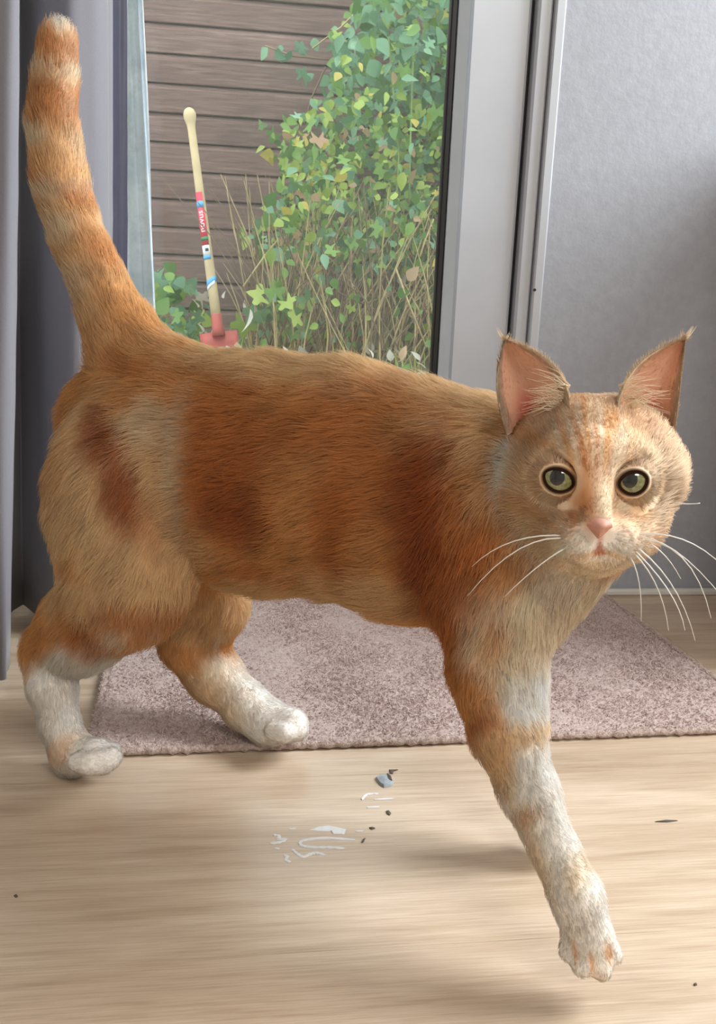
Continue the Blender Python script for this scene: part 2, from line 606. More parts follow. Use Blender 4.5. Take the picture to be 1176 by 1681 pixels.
# ---- dried paint, chip and crumbs on the floor
MAT_PAINT = simple('dried_white_paint', rgb(226, 226, 226), 0.4, 0.05, 200)
MAT_CHIP = simple('grey_flake', rgb(150, 160, 164), 0.4, 0.25, 160)
MAT_CRUMB = simple('dark_crumb', rgb(92, 84, 74), 0.8, 0.3, 200)


def fpx(x, y):                                  # crop of the photo (420,1230), 3.92 x -> floor point
    return at_z(420 + x / 3.92, 1230 + y / 3.92, 0.0)


def ribbon(pts, wpx):
    P = smooth_poly([fpx(*p)[:2] for p in pts], 4)
    m_ = MB()
    n = len(P)
    vs_ = []
    for i, p in enumerate(P):
        d = np.array(P[min(i + 1, n - 1)]) - np.array(P[max(i - 1, 0)])
        d /= np.linalg.norm(d) + 1e-9
        w = 0.00013 * wpx * (0.55 + 0.6 * abs(sin(i * 1.7 + len(pts)))) * (0.4 if i in (0, n - 1) else 1)
        nx, ny = -d[1] * w, d[0] * w
        for s, z in ((-1, 0.0001), (-.6, 0.0006), (.6, 0.0006), (1, 0.0001)):
            vs_.append((p[0] + s * nx, p[1] + s * ny, z))
    fs = [(i * 4 + k, (i + 1) * 4 + k, (i + 1) * 4 + k + 1, i * 4 + k + 1) for i in range(n - 1) for k in range(3)]
    return m_.add(vs_, fs)


def flake(pts, z=0.0008, dome=0.0004):
    P = [fpx(*p) for p in pts]
    c = sum(P) / len(P)
    n = len(P)
    v_ = [(p[0], p[1], 0.0001) for p in P] + [(c[0] + (p[0] - c[0]) * .85, c[1] + (p[1] - c[1]) * .85, z) for p in P] + [(c[0], c[1], z + dome)]
    f_ = [(i, (i + 1) % n, n + (i + 1) % n, n + i) for i in range(n)] + [(n + i, n + (i + 1) % n, 2 * n) for i in range(n)]
    return MB().add(v_, f_)


sm = tag(empty('paint_smear', fpx(400, 600)), 'dried white squiggles of paint on the floorboards before the rug', 'paint smear')
sm2 = tag(empty('paint_smear', fpx(760, 320)), 'faint white paint streaks on the floor below the grey flake', 'paint smear')


def under(mb, root, mat, name='streak'):
    o = mb.build(name, mat, root)
    o.data.transform(Matrix.Translation(-Vector(root.location)))
    return o


for pts, w in (([(640, 585), (450, 572), (330, 583), (285, 600), (300, 622), (380, 632), (480, 632), (575, 640)], 11), ([(235, 645), (265, 672), (305, 692), (350, 676), (395, 668), (450, 686)], 11),
               ([(115, 552), (155, 560), (138, 578), (195, 580), (150, 600), (92, 606)], 10), ([(180, 682), (206, 692), (190, 712), (228, 728)], 10), ([(118, 640), (156, 642)], 7), ([(212, 515), (262, 512)], 6)):
    under(ribbon(pts, w), sm, MAT_PAINT)
under(flake([(345, 520), (400, 498), (470, 490), (540, 505), (582, 516), (570, 548), (500, 545), (490, 530), (400, 528)], 0.0004, 0.0), sm, MAT_PAINT, 'paint_patch')
for pts, w in (([(790, 288), (715, 292), (682, 326)], 9), ([(712, 376), (800, 372)], 8), ([(760, 325), (890, 318)], 7), ([(640, 530), (700, 528)], 6)):
    under(ribbon(pts, w), sm2, MAT_PAINT)
ch = tag(empty('plaster_flake', fpx(830, 210)), 'blue grey flake lying on the floor in front of the rug', 'flake')
under(flake([(768, 190), (800, 172), (850, 168), (892, 214), (872, 240), (825, 250), (792, 226)], 0.0022, 0.0012), ch, MAT_CHIP, 'flake_body')
under(flake([(842, 170), (870, 190), (880, 222), (856, 214)], 0.0032, 0.0006), ch, MAT_CRUMB, 'chipped_corner')
for pts, lab in (([(858, 134), (918, 134), (890, 142), (882, 162), (862, 158)], 'tiny grey shard just behind the blue grey flake'),
                 ([(838, 400), (856, 396), (872, 414), (862, 428), (845, 420)], 'small dark crumb on the floor right of the paint squiggles'),
                 ([(728, 508), (750, 504), (770, 512), (748, 519)], 'flat brown crumb between the paint squiggles and the grey flake'),
                 ([(680, 604), (690, 584), (706, 574), (694, 600)], 'thin curved crumb at the right end of the paint squiggles'),
                 ([(-1558, 945), (-1540, 938), (-1530, 950), (-1545, 958)], 'tiny dark speck on the floor at the far left'),
                 ([(2565, 470), (2640, 458), (2720, 462), (2650, 472)], 'thin dark splinter on the floor right of the front leg'),
                 ([(2818, 1514), (2835, 1508), (2842, 1520), (2826, 1526)], 'tiny dark speck near the lower right floor corner')):
    c = sum(fpx(*p) for p in pts) / len(pts)
    o = flake(pts, 0.0009, 0.0003).build('crumb', MAT_CRUMB)
    o.data.transform(Matrix.Translation(Vector((-c[0], -c[1], 0))))
    o.location = (c[0], c[1], 0)
    tag(o, lab, 'crumb')

# ================================================================== GARDEN
YS = 4.30


def gz(Y, X=0.0):
    return -0.035 + (Y - 1.3) * 0.110


t = NT('garden_soil')
v = t.coord()
n1, n2 = t.noise(v, 9, 5, 0.65), t.noise(v, 50, 4, 0.7)
t.base(t.mix(0.5, t.ramp(n1, [(0.35, rgb(70, 62, 44)), (0.65, rgb(120, 110, 74))]), t.ramp(n2, [(0.3, rgb(60, 50, 36)), (0.7, rgb(150, 138, 104))]))).set(Roughness=0.95)
t.bump(n2, 0.8, 0.02)
MAT_SOIL = t.m
gx, gy = np.meshgrid(np.linspace(-4, 5, 91), np.linspace(1.18, 4.9, 48), indexing='ij')
G3 = np.stack([gx.ravel(), gy.ravel(), gz(gy.ravel())], 1)
G3[:, 2] += 0.012 * wavy(G3, 61, 9) + 0.008 * wavy(G3, 62, 30)
gsoil = mesh('ground', G3, [(i * 48 + j, (i + 1) * 48 + j, (i + 1) * 48 + j + 1, i * 48 + j + 1) for i in range(90) for j in range(47)], MAT_SOIL, None, True)
gsoil['kind'] = 'structure'

# ---- timber shed wall of horizontal boards
t = NT('weathered_brown_board')
v = t.coord((1.2, 20, 22))
n1 = t.noise(v, 4, 6, 0.65, 0.6)
v2 = t.coord((1, 1, 1))
n2 = t.noise(v2, 2.2, 4, 0.6)
oi = t.n('ShaderNodeObjectInfo')
c = t.ramp(n1, [(0.25, rgb(90, 68, 63)), (0.5, rgb(126, 100, 92)), (0.78, rgb(166, 140, 128))])
c = t.mix(0.5, c, t.ramp(n2, [(0.3, rgb(176, 168, 162)), (0.7, rgb(255, 250, 245))]), 'MULTIPLY')
c = t.mix(0.35, c, t.ramp(oi.outputs['Random'], [(0, rgb(190, 180, 176)), (1, rgb(255, 250, 246))]), 'MULTIPLY')
t.base(c).set(Roughness=0.85)
t.bump(n1, 0.4, 0.003)
MAT_BOARD = t.m
MAT_DARKWOOD = simple('dark_shed_lining', rgb(38, 32, 30), 0.9, 0.2, 6)
BH = 0.1277
shed = tag(empty('timber_wall', (0, YS, 0)), 'weathered brown wall of horizontal shiplap boards behind the spade', 'timber wall')
MB().box(-3.2, 3.6, 0.012, 0.05, 0.25, 2.17).build('backing', MAT_DARKWOOD, shed)
prof = [(0.012, 0.0), (-0.012, 0.001), (-0.0135, 0.006), (-0.0135, 0.100), (-0.008, 0.110), (-0.001, 0.1175), (-0.001, 0.1225), (0.012, 0.1225)]
n = len(prof)
bme = bpy.data.meshes.new('board')
bv = [(x, a, b) for x in (-3.2, 3.6) for a, b in prof]
bme.from_pydata(bv, [], [(i, (i + 1) % n, n + (i + 1) % n, n + i) for i in range(n)] + [tuple(range(n))[::-1], tuple(range(n, 2 * n))])
bme.update()
bme.materials.append(MAT_BOARD)
z = at_y(245, 415, YS)[2] - 3 * BH
for i in range(15):
    o = link('board', bme, None, shed)
    o.location = (0.31 * ((i * 7) % 5 - 2), random.uniform(-.002, .002), z + i * BH)

# ---- leaves
def m_leaf(name, a, b, c_, tr=0.35):
    t = NT(name)
    oi = t.n('ShaderNodeObjectInfo')
    v = t.coord()
    geo = t.n('ShaderNodeNewGeometry')
    ad = t.n('ShaderNodeMath', operation='ADD')
    t.l(oi.outputs['Random'], ad.inputs[0])
    t.l(geo.outputs['Random Per Island'], ad.inputs[1])
    fr_ = t.n('ShaderNodeMath', operation='FRACT')
    t.l(ad.outputs[0], fr_.inputs[0])
    c = t.ramp(fr_.outputs[0], [(0.0, a), (0.5, b), (1.0, c_)])
    nz = t.noise(v, 40, 3)
    c = t.mix(0.4, c, t.ramp(nz, [(0.3, rgb(190, 190, 180)), (0.7, rgb(255, 255, 255))]), 'MULTIPLY')
    t.base(c).set(Roughness=0.45)
    trl = t.n('ShaderNodeBsdfTranslucent')
    t.l(c, trl.inputs['Color'])
    m1 = t.n('ShaderNodeMixShader', Fac=tr)
    t.l(t.b.outputs[0], m1.inputs[1])
    t.l(trl.outputs[0], m1.inputs[2])
    t.l(m1.outputs[0], t.out.inputs['Surface'])
    return t.m


ML = [m_leaf('leaf_blue_green', rgb(84, 128, 92), rgb(116, 162, 122), rgb(150, 192, 154)),
      m_leaf('leaf_green', rgb(60, 100, 40), rgb(102, 146, 62), rgb(140, 178, 84)),
      m_leaf('leaf_yellow_green', rgb(138, 168, 62), rgb(170, 194, 84), rgb(190, 208, 104)),
      m_leaf('leaf_yellow', rgb(206, 190, 80), rgb(222, 204, 96), rgb(196, 176, 84)),
      m_leaf('leaf_dry', rgb(188, 150, 112), rgb(206, 170, 132), rgb(176, 138, 96)),
      m_leaf('leaf_pale_dry', rgb(206, 198, 182), rgb(222, 214, 200), rgb(190, 176, 156))]


def ovate(w=0.62, fold=0.18, curl=0.12):
    ts = [0, 0.14, 0.34, 0.58, 0.82, 1.0]
    ws = [0.0, 0.62, 1.0, 0.82, 0.40, 0.0]
    v_, f_ = [], []
    for t_, a in zip(ts, ws):
        zc = -curl * t_ * t_
        v_ += [(-w / 2 * a, t_, zc + fold * a * 0.5), (0, t_, zc), (w / 2 * a, t_, zc + fold * a * 0.5)]
    for i in range(5):
        for s in (0, 1):
            f_.append((i * 3 + s, i * 3 + s + 1, i * 3 + 4 + s, i * 3 + 3 + s))
    return v_, f_


def lobed():
    v_ = [(0, 0.35, 0.0)]
    ang = np.linspace(-2.5, 2.5, 21)
    for i, a in enumerate(ang):
        r_ = 0.30 + 0.32 * (0.5 + 0.5 * cos(a * 5.02)) + 0.10 * cos(a * 0.5)
        if i % 2:
            r_ *= 0.92
        v_.append((r_ * sin(a), 0.35 + r_ * cos(a), -0.10 * r_ * r_ + 0.03 * cos(a * 5)))
    return v_, [(0, i, i + 1) for i in range(1, 21)]


SHAPES = [ovate(), ovate(0.8, 0.10, 0.2), ovate(0.45, 0.2, 0.25), lobed(), ovate(0.26, 0.15, 0.5)]
LM = {}
for si, (lv, lf) in enumerate(SHAPES):
    for mi_, m in enumerate(ML):
        bm_ = bpy.data.meshes.new('leaf')
        bm_.from_pydata(lv, [], lf)
        bm_.update()
        bm_.materials.append(m)
        bm_.shade_smooth()
        LM[si, mi_] = bm_


def leaf_matrix(P, size, face=0.75):
    """A leaf held roughly towards the light: tip hanging down and out."""
    out = Vector((random.gauss(0, .7), -1.0, random.gauss(0.35, .5))).normalized()     # leaf normal
    tipd = Vector((random.gauss(0, .8), random.gauss(-.2, .4), random.gauss(-.45, .6)))
    yv = (tipd - out * tipd.dot(out)).normalized()
    xv = yv.cross(out)
    M = Matrix((xv, yv, out)).transposed().to_4x4()
    return Matrix.Translation(Vector(P)) @ M @ Matrix.Scale(size, 4)


def place_leaves(root, items, max_parts=300):
    """items: (P, size, shape, material). The nearest become parts, the rest one joined part."""
    items.sort(key=lambda q: q[0][1] - q[1] * 6)
    inv = Matrix.Translation(-Vector(root.location))
    v_, f_, mi_ = [], [], []
    for i, (P, s, sh, m) in enumerate(items):
        M = inv @ leaf_matrix(P, s)
        if i < max_parts:
            o = link('leaf', LM[sh, m], None, root)
            o.matrix_local = M
        else:
            b = len(v_)
            v_ += [tuple(M @ Vector(q)) for q in SHAPES[sh][0]]
            fs = SHAPES[sh][1]
            f_ += [tuple(k + b for k in q) for q in fs]
            mi_ += [m] * len(fs)
    if f_:
        o = mesh('foliage', v_, f_, None, root, True)
        for m in ML:
            o.data.materials.append(m)
        o.data.polygons.foreach_set('material_index', mi_)
        o['kind'] = 'stuff'


def choose(w):
    return random.choices(range(len(w)), w)[0]


MAT_STEM = simple('green_stem', rgb(128, 150, 84), 0.6, 0.2, 30)
MAT_STRAW = simple('dry_straw', rgb(176, 156, 112), 0.8, 0.25, 20)
MAT_TWIG = simple('brown_twig', rgb(120, 98, 74), 0.8, 0.25, 20)

# left outline of the shrub (photo rows -> world, on the plane Y = 3.75)
left = [(at_y(px, py, 3.75)[2], at_y(px, py, 3.75)[0]) for px, py in
        ((590, -60), (585, 0), (545, 60), (530, 110), (535, 150), (500, 190), (445, 230), (450, 300), (440, 350), (405, 385), (430, 430), (430, 480), (425, 540), (420, 600))]
left.sort()
lz, lx = np.array(left).T
root = tag(empty('climbing_shrub', (0.45, 3.75, gz(3.75))), 'tall leafy green climbing shrub growing against the timber wall', 'shrub')
items = []
while len(items) < 5400:
    z = random.uniform(gz(3.7) + 0.02, 1.95)
    X = random.uniform(-0.35, 1.35)
    Y = random.uniform(3.25, 4.22)
    xl = np.interp(z, lz, lx) + (Y - 3.75) * 0.03 + abs(random.gauss(0, 0.03))
    if X < xl:
        continue
    dry = X < 0.72 and z < 0.62                    # thin, strawy lower middle
    if dry and random.random() < 0.70:
        continue
    if Y < 3.45 and random.random() < 0.55:
        continue
    if z > 1.25:
        m = choose((8, 4, 1, .1, .05, 0))
    elif z > 0.72:
        m = choose((2, 7, 5, .9, .5, 0))
    else:
        m = choose((3, 7, 2, .3, .7, .3))
    sz = random.choice((1, 1, 1, 1.35)) * random.uniform(0.028, 0.056) * (1.2 if z > 1.2 else 1.0)
    items.append(((X, Y, z), sz, choose((5, 5, 2, 2)), m))
# sprays that stick out over the boards
for px, py, m in ((440, 78, 0), (452, 84, 0), (466, 80, 0), (480, 84, 0), (500, 75, 0), (515, 62, 0), (540, 52, 1), (560, 40, 2), (505, 120, 0), (495, 135, 0), (530, 165, 0), (525, 195, 0),
                  (520, 225, 0), (490, 190, 0), (505, 85, 0), (435, 240, 2), (442, 258, 3), (450, 255, 3), (430, 215, 1), (440, 205, 1), (455, 215, 1), (395, 380, 2), (408, 388, 2), (400, 372, 1)):
    P = at_y(px, py, 3.9 + random.uniform(-.05, .1))
    items.append((tuple(P), random.uniform(0.05, 0.075), choose((4, 4, 1, 1)), m))
for k_ in range(26):                               # lobed leaves low on the left
    P = at_y(random.gauss(455, 22), random.gauss(505, 24), random.uniform(3.35, 3.6))
    items.append((tuple(P), random.uniform(0.06, 0.10), 3, choose((3, 5, 3, 0, 0, 0))))
place_leaves(root, items)
for pts, mt in (([(650, 345, 3.5), (655, 250, 3.5), (648, 170, 3.55), (638, 60, 3.6)], MAT_STEM), ([(672, 330, 3.45), (674, 240, 3.45), (676, 160, 3.5), (680, 60, 3.5)], MAT_STEM),
                ([(738, 300, 3.5), (730, 200, 3.5), (735, 125, 3.55)], MAT_STEM), ([(555, 215, 3.6), (545, 180, 3.6), (558, 155, 3.6)], MAT_TWIG), ([(513, 80, 3.9), (560, 45, 3.85), (605, 0, 3.8)], MAT_STRAW),
                ([(435, 75, 3.95), (480, 92, 3.9), (540, 98, 3.8)], MAT_TWIG), ([(500, 205, 3.9), (512, 160, 3.9), (535, 110, 3.9)], MAT_TWIG), ([(650, 440, 3.3), (672, 500, 3.3), (700, 570, 3.3)], MAT_STRAW),
                ([(690, 420, 3.35), (700, 390, 3.4), (712, 360, 3.45)], MAT_STRAW), ([(400, 470, 3.4), (435, 420, 3.45), (455, 395, 3.5)], MAT_STRAW), ([(556, 480, 3.4), (600, 500, 3.4), (650, 478, 3.45)], MAT_TWIG)):
    P = [at_y(*q) - np.array(root.location) for q in pts]
    MB().tube(P, 0.004, 5).build('stem', mt, root, True)

# ---- dry stalks in the shrub's lower middle
st = tag(empty('dry_stalk_clump', (0.3, 3.55, gz(3.55))), 'tangle of straw coloured dry stalks under the green shrub', 'dry stalks')
for nm, mt, cnt_ in (('straw_stalks', MAT_STRAW, 260), ('brown_stalks', MAT_TWIG, 190)):
    mb = MB()
    for k_ in range(cnt_):
        Y = random.uniform(3.35, 4.1)
        X = random.uniform(-0.02, 0.95)
        h_ = random.uniform(0.25, 0.75)
        z0 = gz(Y) - 0.02
        lean, bend = random.gauss(0, 0.26), random.gauss(0, 0.10)
        P = [(X + lean * h_ * s + bend * s * s, Y + random.uniform(-.02, .02) + 0.05 * bend * s, z0 + h_ * s) for s in (0, .35, .7, 1)]
        mb.tube([np.array(p) - np.array(st.location) for p in P], [0.0035, 0.003, 0.0026, 0.0015], 4, False)
    o = mb.build(nm, mt, st)
    o['kind'] = 'stuff'

# ---- low ivy at the foot of the wall, left of the spade
iv = tag(empty('ground_ivy', (-0.42, 3.75, gz(3.75))), 'low green ivy at the foot of the timber wall left of the spade', 'ivy')
items = []
for k_ in range(150):
    px, py = random.uniform(225, 345), random.uniform(445, 590)
    if py < 445 + max(0, px - 300) * 1.4:
        continue
    P = at_y(px, py, random.uniform(3.62 if px > 300 else 3.4, 4.05))
    if P[2] < gz(P[1]) + 0.01:
        continue
    items.append((tuple(P), random.uniform(0.05, 0.085), choose((2, 3, 0, 5)), choose((5, 6, 1, 0, .3, .3))))
place_leaves(iv, items)

# ---- fallen and withered leaves: a bed of litter, and the ones that stand out
lit_v, lit_f, lit_m = [], [], []


def litter(P, size, sh, m):
    M = Matrix.Translation(Vector(P)) @ Matrix.Rotation(random.uniform(-3, 3), 4, 'Z') @ Matrix.Rotation(random.uniform(0.1, 1.2), 4, 'X') @ Matrix.Scale(size, 4)
    b = len(lit_v)
    lit_v.extend(tuple(M @ Vector(q)) for q in SHAPES[sh][0])
    lit_f.extend(tuple(k + b for k in q) for q in SHAPES[sh][1])
    lit_m.extend([m] * len(SHAPES[sh][1]))


for k_ in range(260):
    X, Y = random.uniform(-0.75, 0.95), random.uniform(2.7, 4.15)
    litter((X, Y, gz(Y) + 0.012 + random.uniform(0, 0.025)), random.uniform(0.03, 0.075), choose((4, 2, 5, 0)), choose((0, .6, .6, .2, 3, 6)))
lo_ = mesh('leaf_litter', lit_v, lit_f, None, None, True)
for m in ML:
    lo_.data.materials.append(m)
lo_.data.polygons.foreach_set('material_index', lit_m)
lo_.parent = gsoil
tag(lo_, kind='stuff')


def dead_leaf(px, py, Y, size, sh, m, label, rot):
    o = link('withered_leaf', LM[sh, m])
    o.location = tuple(at_y(px, py, Y))
    o.scale = (size,) * 3
    o.rotation_euler = rot
    tag(o, label, 'leaf', 'withered leaves in the garden')


R_ = radians
dead_leaf(402, 492, 3.40, 0.085, 4, 5, 'long pale withered leaf hanging nearest the spade handle', (R_(-98), 0.1, 0.9))
dead_leaf(411, 507, 3.31, 0.10, 4, 5, 'long pale withered leaf in the middle of three right of the spade', (R_(-98), -0.2, -0.8))
dead_leaf(418, 498, 3.42, 0.08, 4, 5, 'long pale withered leaf hanging farthest right of the spade', (R_(-98), -0.05, 0.4))
dead_leaf(612, 588, 3.05, 0.06, 4, 5, 'pale pointed leaf sticking up from the litter below the shrub', (R_(62), 0.3, 0.6))
dead_leaf(690, 592, 3.05, 0.05, 2, 5, 'pale withered leaf sticking up beside the black door gasket', (R_(60), -0.5, 0.5))
dead_leaf(658, 592, 3.05, 0.065, 2, 4, 'orange brown withered leaf standing in the litter', (R_(75), 0.25, -0.3))
dead_leaf(712, 548, 3.15, 0.05, 1, 5, 'round pale leaf low on the shrub beside the door frame', (R_(80), 0.6, 0.4))
dead_leaf(325, 505, 3.70, 0.07, 2, 5, 'curled pale leaf on the ground just left of the spade socket', (R_(50), 0.6, 0.9))
dead_leaf(368, 490, 3.75, 0.06, 2, 5, 'curled pale leaf behind the lower spade handle', (R_(60), -0.6, -0.7))
# thin grass between them
mb = MB()
for k_ in range(500):
    Y = random.uniform(2.7, 3.9)
    X = random.uniform(-0.7, 0.9)
    h_ = random.uniform(0.03, 0.12)
    z0 = gz(Y) - 0.005
    a, l_ = random.uniform(0, 6.28), random.uniform(0.1, 0.9)
    P = np.array([[X + cos(a) * l_ * h_ * s * s, Y + sin(a) * l_ * h_ * s * s, z0 + h_ * s] for s in (0, .5, 1)])
    w = np.array([cos(a + 1.57), sin(a + 1.57), 0]) * 0.0025
    mb.add([P[0] - w, P[0] + w, P[1] - w * .8, P[1] + w * .8, P[2]], [(0, 1, 3, 2), (2, 3, 4)])
gr = mb.build('grass', ML[2])
gr.parent = gsoil
tag(gr, kind='stuff')

# ---- spade stuck in the ground
B_ = at_y(359, 548, 3.45)
T_ = at_y(312, 192, 3.58)
sp = tag(empty('spade', (B_[0], B_[1], gz(B_[1]))), 'wooden handled spade with red blade and coloured stickers stuck in the ground', 'spade')
so = np.array(sp.location)
axd = T_ - B_
SL = np.linalg.norm(axd)
axd /= SL
MAT_ASH = simple('pale_ash_handle', rgb(204, 180, 138), 0.55, 0.15, 12)
MAT_RED = simple('red_enamel', rgb(190, 88, 80), 0.5, 0.15, 18)


def on(y, x=0.0):                                # point of the handle at photo row y
    return B_ + axd * SL * (548 - y) / (548 - 192) - so


ts = [(535, .0205), (480, .0200), (400, .0185), (320, .0172), (260, .0160), (215, .0158), (206, .0165), (200, .020), (194, .0245), (187, .0250), (181, .019), (178, .009)]
MB().tube([on(a) for a, _ in ts], [r for _, r in ts], 16).build('handle', MAT_ASH, sp, True)
MB().tube([on(552), on(540), on(516), on(514)], [.026, .0235, .0215, .0195], 14).build('socket', MAT_RED, sp, True)
# blade: dished plate with shoulders, running into the ground
bw_, bh_ = 0.076, 0.26
bx_ = np.cross(axd, [0, 1, 0])
bx_ /= np.linalg.norm(bx_)
if bx_[0] < 0:
    bx_ = -bx_
bn_ = np.cross(bx_, axd)
vs_, fs = [], []
for side in (0, 1):
    for i, s in enumerate(np.linspace(0, 1, 7)):
        for j, q in enumerate(np.linspace(-1, 1, 9)):
            hw_ = bw_ * (1.0 - 0.12 * s)
            P = on(546) - axd * bh_ * s + bx_ * hw_ * q + bn_ * (0.012 * q * q + 0.003 * side - 0.006) + axd * (0.004 * (1 - q * q) if i == 0 else 0) - axd * (0.03 * q * q if i == 6 else 0)
            vs_.append(P)
for side in (0, 1):
    o_ = side * 63
    for i in range(6):
        for j in range(8):
            q = (o_ + i * 9 + j, o_ + i * 9 + j + 1, o_ + (i + 1) * 9 + j + 1, o_ + (i + 1) * 9 + j)
            fs.append(q if side else q[::-1])
for j in range(8):
    fs.append((j, j + 1, 63 + j + 1, 63 + j))
for i in range(6):
    fs.append((i * 9, (i + 1) * 9, 63 + (i + 1) * 9, 63 + i * 9))
    fs.append((i * 9 + 8, 63 + i * 9 + 8, 63 + (i + 1) * 9 + 8, (i + 1) * 9 + 8))
MB().add(vs_, fs).build('blade', MAT_RED, sp, True)
# stickers: curved strips wrapped on the handle's front
fr0 = -bn_ if (-bn_)[1] < 0 else bn_
MS = {k_: simple('sticker_' + k_, rgb(*c), 0.4, 0.03, 20) for k_, c in dict(red=(226, 62, 84), blue=(86, 168, 226), green=(46, 122, 66), white=(238, 240, 240), black=(30, 44, 40)).items()}


def sticker(y0, y1, a0, a1, mat, lift=0.0008, slant=0.0, name='sticker'):
    vs_, fs = [], []
    for i in range(2):
        for j in range(9):
            a = radians(a0 + (a1 - a0) * j / 8)
            yy = (y0, y1)[i] + slant * (j / 8 - 0.5)
            r_ = np.interp(yy, [q[0] for q in ts][::-1], [q[1] for q in ts][::-1]) + lift
            d = fr0 * cos(a) + bx_ * sin(a)
            vs_.append(on(yy) + d * r_)
    fs = [(j, j + 1, 9 + j + 1, 9 + j) for j in range(8)]
    o = MB().add(vs_, fs).build(name, mat, sp, True)
    md = o.modifiers.new('thickness', 'SOLIDIFY')
    md.thickness = 0.0004
    return o


sticker(315, 402, -80, 30, MS['red'])['label'] = 'red sticker strip with white lettering'
sticker(330, 340, -80, 30, MS['blue'], .0014)
sticker(388, 394.5, -80, 30, MS['green'], .0014)
sticker(402, 420, -80, 30, MS['white'])
sticker(407, 412, -25, 15, MS['black'], .0014)
sticker(419, 425, -80, 30, MS['blue'], .0014)
sticker(456, 466, -95, 95, MS['blue'], .0012, -12)
sticker(466, 472, -95, 40, MS['white'], .0012, -12)
fc = bpy.data.curves.new('lettering', 'FONT')
fc.body = 'novus'
fc.size = 0.036
fc.extrude = 0.0002
fc.align_x = 'CENTER'
fc.align_y = 'CENTER'
fc.materials.append(MS['white'])
fo = bpy.data.objects.new('lettering', fc)
C.objects.link(fo)
fo.parent = sp
a = radians(-25)
nd = fr0 * cos(a) + bx_ * sin(a)
xd = axd
yd = np.cross(nd, xd)
M = Matrix((xd, yd, nd)).transposed().to_4x4()
fo.matrix_local = Matrix.Translation(Vector(on(363) + nd * 0.0192)) @ M
bpy.context.view_layer.update()
lme = bpy.data.meshes.new_from_object(fo.evaluated_get(bpy.context.evaluated_depsgraph_get()))
lml = fo.matrix_local.copy()
bpy.data.objects.remove(fo)
fo = link('lettering', lme, MS['white'], sp)
fo.matrix_local = lml
fo['label'] = 'white lettering'

# ================================================================== THE CAT
# cat frame: x = along the body towards the head, y = away from the viewer's side, z = up
_hip = at_d(215, 720, 0.655)
_sho = at_d(830, 800, 0.515)
_u = _sho - _hip
_u[2] = 0
_u /= np.linalg.norm(_u)
_v = np.array([-_u[1], _u[0], 0.0])
CO = np.array([_hip[0], _hip[1], 0.0])


def c_loc(P):
    d = np.asarray(P) - CO
    return np.array([d @ _u, d @ _v, d[2]])


def c_dir(D):
    return np.array([D @ _u, D @ _v, D[2]])


def K(px, py, w):
    """Point of the cat on the plane w metres to the near side of its middle."""
    r = ray(px, py)
    d = (-w - (CAM - CO) @ _v) / (r @ _v)
    return c_loc(CAM + r * d)


def Kz(px, py, z):
    return c_loc(at_z(px, py, z))


_camc = c_loc(CAM)
_fwc = c_dir(FW)


def mpp(P):
    """Metres per pixel at a point given in the cat frame."""
    return float((P - _camc) @ _fwc) / FPX


# ---- head frame
HD = 0.445
HS = HD / 0.463
HC = at_d(970, 770, HD)
_dc = CAM - HC
_dc[2] = 0
_dc /= np.linalg.norm(_dc)
_side = np.array([-_dc[1], _dc[0], 0.0])
if _side @ RT < 0:
    _side = -_side
_yaw, _el = radians(8), radians(3)
HF = (_dc * cos(_yaw) + _side * sin(_yaw)) * cos(_el) + np.array([0, 0, sin(_el)])
HX = np.cross(np.array([0, 0, 1.0]), HF)
HX /= np.linalg.norm(HX)
if HX @ RT < 0:
    HX = -HX
HU = np.cross(HF, HX)
if HU[2] < 0:
    HU = -HU
HM = np.stack([c_dir(HX), c_dir(HU), c_dir(HF)], 1)      # head axes as columns, cat frame
HO = c_loc(HC)


def H(px, py, zf):
    """Pixel on the plane zf metres in front of the head's centre -> head coordinates."""
    zf = zf * HS
    r = ray(px, py)
    d = (zf - (CAM - HC) @ HF) / (r @ HF)
    q = CAM + r * d - HC
    return np.array([q @ HX, q @ HU, zf])


def h2c(q):
    return HO + np.asarray(q) @ HM.T


# ---- primitives: (a, ra, b, rb, group, k, squash_y, flow, hair length)
PR = []


def cone(a, ra, b, rb, grp, k=0.012, sq=1.0, flow=None, L=0.01):
    a, b = np.asarray(a, float), np.asarray(b, float)
    f = b - a if flow is None else np.asarray(flow, float)
    n = np.linalg.norm(f)
    PR.append((a, ra, b, rb, grp, k, sq, f / n if n > 0 else np.array([-1.0, 0, 0]), L))


def chain(pts, grp, shrink=4, k=0.012, sq=1.0, flow=None, L=0.01, L2=None):
    """pts: (px, py, w or ('z', z), radius in px)"""
    q = []
    for px, py, w, rp in pts:
        P = Kz(px, py, w[1]) if isinstance(w, tuple) else K(px, py, w)
        q.append((P, (rp - shrink) * mpp(P)))
    n = len(q) - 1
    for i in range(n):
        l = L if L2 is None else L + (L2 - L) * i / max(1, n - 1)
        cone(q[i][0], q[i][1], q[i + 1][0], q[i + 1][1], grp, k, sq, flow, l)


BACK = (-1, 0, -0.30)
chain([(195, 706, 0, 118), (300, 746, 0, 178), (430, 781, 0, 203), (560, 789, 0, 200), (680, 828, 0, 204), (775, 842, 0, 190), (850, 855, 0, 165)],
      'trunk', 14, 0.008, 0.70, BACK, 0.016)
chain([(300, 650, 0, 74), (222, 556, 0, 50)], 'trunk', 12, 0.02, 0.85, (-0.8, 0, 0.5), 0.014)
